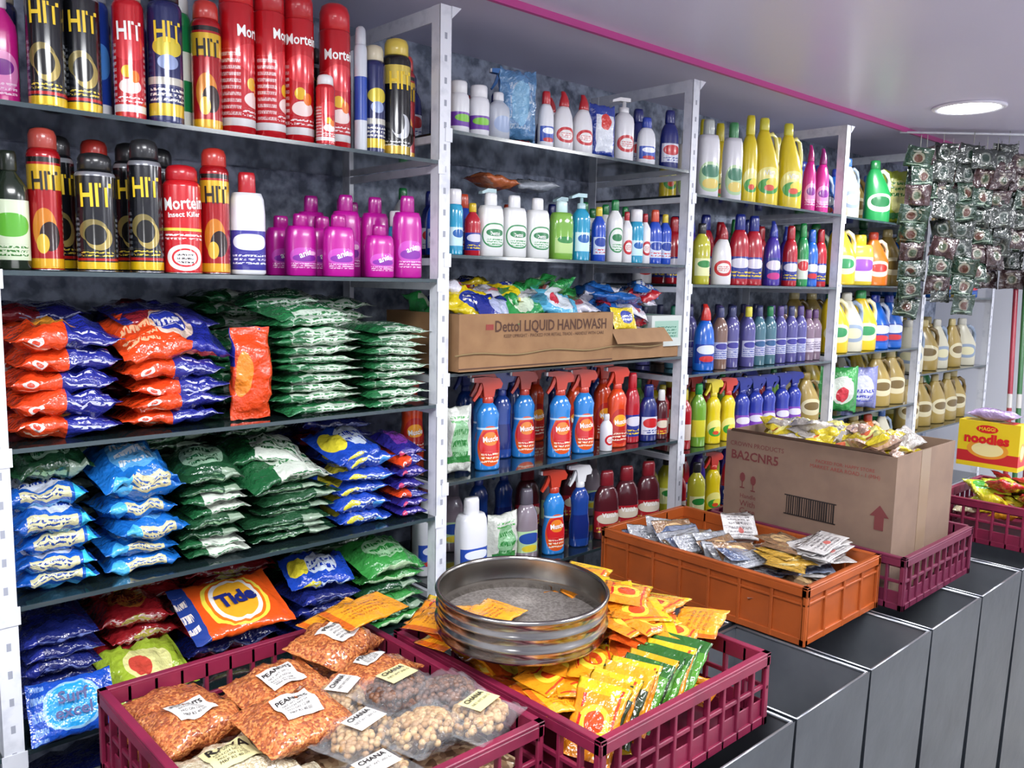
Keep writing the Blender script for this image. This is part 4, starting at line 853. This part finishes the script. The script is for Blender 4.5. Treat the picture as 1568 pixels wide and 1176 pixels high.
obj('noodle_carton',b.build('nc'))

# ------------------------------------------------------------------ hanging sachet strips
HS1=film('hang_green','#22352a',[('e',.5,.75,.22,.08,'#6f6c60'),('e',.5,.74,.16,.055,'#4a3028'),('t',.5,.86,.3,.03,'#808078',1),('r',.5,.64,.4,.012,'#7a8a7a')],rough=.12,bump=1,bs=30)
HS2=film('hang_maroon','#38282a',[('e',.5,.75,.2,.08,'#6a6458'),('e',.5,.75,.14,.05,'#3f4a3a'),('t',.5,.86,.3,.03,'#807870',1)],rough=.12,bump=1,bs=30)
HS3=film('hang_dark','#2a2f2c',[('e',.5,.75,.22,.09,'#5c605c'),('e',.5,.75,.16,.06,'#22302a'),('t',.5,.65,.3,.03,'#6a7068',1)],rough=.12,bump=1,bs=30)
N=11
A0,A1=Vector((3.74,1.55)),Vector((4.16,1.16))
ang=math.atan2(A1.y-A0.y,A1.x-A0.x)
rr=random.Random(77)
for i in range(N):
    b=MB(); p=A0.lerp(A1,i/(N-1)+rr.uniform(-.015,.015))
    rows=[8,9,8,8,9,7,6,6,5,4,4][i]; zt=2.215+rr.uniform(-.035,.015)
    b.tube([(0,0,zt+.05),(0,0,zt)],.0015,M('string','#9a9a92',rough=.8),5)
    sw=0
    for k in range(rows):
        mm=rr.choice([HS1,HS1,HS3,HS2] if (i//2)%2==0 else [HS2,HS3,HS3,HS1]); sw+=rr.uniform(-.012,.012)
        b.pillow(.096*rr.uniform(.9,1.1),.092,.022,mm,RT(sw,rr.uniform(-.025,.02),zt-.045-k*.079,math.pi/2+rr.uniform(-.3,.35),rr.uniform(-.2,.2),rr.uniform(-.45,.45)),i*20+k,nx=12,m=16,amp=.5)
    obj('hanging_sachet_strip',b.build('hss'),(p.x,p.y+rr.uniform(-.02,.02),0),(0,0,ang-.15+rr.uniform(-.2,.2)))
b=MB(); b.tube([(A0.x-.06,A0.y+.05,CZ-.012),(A0.x-.06,A0.y+.05,CZ),],.004,WH); b.tube([(A0.x-.05,A0.y+.045,CZ-.018),(A1.x+.3,A1.y-.28,CZ-.018)],.005,WH,8); b.tube([(A1.x+.2,A1.y-.19,CZ-.02),(A1.x+.2,A1.y-.19,CZ)],.004,WH)
obj('hanging_rail',b.build('rail'))
for i in range(6):
    b=MB(); rows=7
    b.tube([(0,0,CZ),(0,0,2.19)],.0015,M('string','#9a9a92',rough=.8),5)
    for k in range(rows): b.pillow(.1,.092,.02,rr.choice([HS1,HS2,HS3]),RT(rr.uniform(-.01,.01),rr.uniform(-.02,.02),2.15-k*.083,math.pi/2+rr.uniform(-.3,.3),0,rr.uniform(-.4,.4)),900+i*20+k,nx=10,m=14,amp=.5)
    obj('hanging_sachet_strip',b.build('hs2'),(4.27+.03*i,1.48-.085*i,0),(0,0,ang))
# broom handles standing at the end of the rack
HC=['#8f2838','#2f6238','#9a3040']
for i,(x,y,c) in enumerate(zip([4.24,4.27,4.30],[1.215,1.185,1.15],HC)):
    b=MB(); hm=M('handle_'+c[1:],c,[('r',.5,.3,.5,.02,'#b8b6b2'),('r',.5,.6,.5,.02,'#b8b6b2')],rough=.3,coat=.3)
    b.loft([(.13,.011,.011),(.6,.011,.011),(1.72,.011,.011),(1.74,.007,.007)],hm,10)
    b.loft([(.09,.06,.012),(.13,.05,.012),(.14,.015,.010)],hm,12)
    b.loft([(.0,.075,.014),(.05,.068,.013),(.095,.058,.011)],M('broom_bristle','#c8c0a0',rough=.9,bump=.8,bscale=200),14)
    obj('broom',b.build('broom'),(x,y,0.004),(math.radians(-3),math.radians(4),0))

# ------------------------------------------------------------------ ceiling lights
EM=M('lamp_diffuser','#ffffff',rough=.5,emis=14); LF=M('lamp_frame','#e4e2ee',rough=.4)
def area(x,y,sx,sy,power,z,shape='RECTANGLE'):
    l=bpy.data.lights.new('panel_area','AREA'); l.shape=shape; l.size=sx
    if shape=='RECTANGLE': l.size_y=sy
    l.energy=power; l.color=(.95,.97,1)
    o=bpy.data.objects.new('panel_area_light',l); o.location=(x,y,z); COL.objects.link(o)
def lamp(x,y,sx,sy,power,fr=.012,em=EM):
    b=MB(); z1=CZ-.012
    for a in ((x-sx/2-fr,x-sx/2,y-sy/2-fr,y+sy/2+fr),(x+sx/2,x+sx/2+fr,y-sy/2-fr,y+sy/2+fr),(x-sx/2,x+sx/2,y-sy/2-fr,y-sy/2),(x-sx/2,x+sx/2,y+sy/2,y+sy/2+fr)): b.box(*a,z1,CZ-.0005,LF)
    b.box(x-sx/2,x+sx/2,y-sy/2,y+sy/2,z1+.003,CZ-.0005,em)
    obj('ceiling_panel_light',b.build('lamp'))
    area(x,y,sx,sy,power,z1-.004)
# round recessed downlight seen in the picture
b=MB(); b.revolve([(.105,-.0005),(.125,-.0005),(.125,-.006),(.118,-.010),(.105,-.008)],LF,40); b.loft([(-.006,.106,.106),(-.001,.106,.106)],EM,40)
obj('round_downlight',b.build('dl'),(3.43,1.235,CZ)); area(3.43,1.235,.2,.2,13,CZ-.016,'DISK')
lamp(.35,.35,.6,.6,21); lamp(1.7,-.25,.6,.6,22); lamp(3.1,-.1,.6,.6,21); lamp(-.9,.8,.6,.6,14); lamp(4.5,.3,.5,.5,12)
def added_globe(x,y,power):  # unseen globe and point light, added to brighten the ceiling
    b=MB(); b.tube([(0,0,CZ-1.9),(0,0,.09)],.004,LF,6); b.loft([(.08,.02,.02),(.10,.03,.03)],LF,16)
    prof=[(.10*math.cos(a),.10*math.sin(a)) for a in [(-math.pi/2)+math.pi*i/14 for i in range(15)]]
    b.revolve([(max(.0005,r_),z_) for r_,z_ in prof],M('fill_globe_glow','#ffffff',rough=.4,emis=6),32,closed=False)
    obj('added_fill_globe',b.build('fill_globe_mesh'),(x,y,1.9))
    l=bpy.data.lights.new('added_fill_point','POINT'); l.energy=power; l.shadow_soft_size=.12; l.color=(.95,.97,1)
    o=bpy.data.objects.new('added_fill_point_light',l); o.location=(x,y,1.77); COL.objects.link(o)
added_globe(-.7,-.2,11); added_globe(2.0,-1.2,24); added_globe(3.9,-.9,24)

w=bpy.data.worlds.new('World'); scene.world=w; w.use_nodes=True
w.node_tree.nodes['Background'].inputs[0].default_value=(.5,.56,.7,1); w.node_tree.nodes['Background'].inputs[1].default_value=.3

# ------------------------------------------------------------------ camera
ya,pi_,ro=math.radians(47.14),math.radians(6.95),math.radians(1.137)
R0=Vector((math.sin(ya),-math.cos(ya),0));Hh=Vector((math.cos(ya),math.sin(ya),0));Zu=Vector((0,0,1))
F=Hh*math.cos(pi_)-Zu*math.sin(pi_);U=Hh*math.sin(pi_)+Zu*math.cos(pi_)
Rc=R0*math.cos(ro)+U*math.sin(ro);Uc=U*math.cos(ro)-R0*math.sin(ro)
cd=bpy.data.cameras.new('camera'); cd.sensor_width=36; cd.lens=36*1293.9/1568; cd.clip_start=.02
cam=bpy.data.objects.new('camera',cd); COL.objects.link(cam)
mw=Matrix((Rc,Uc,-F)).transposed().to_4x4(); mw.translation=Vector((0,0,1.6)); cam.matrix_world=mw
scene.camera=cam
scene.view_settings.view_transform='Standard'
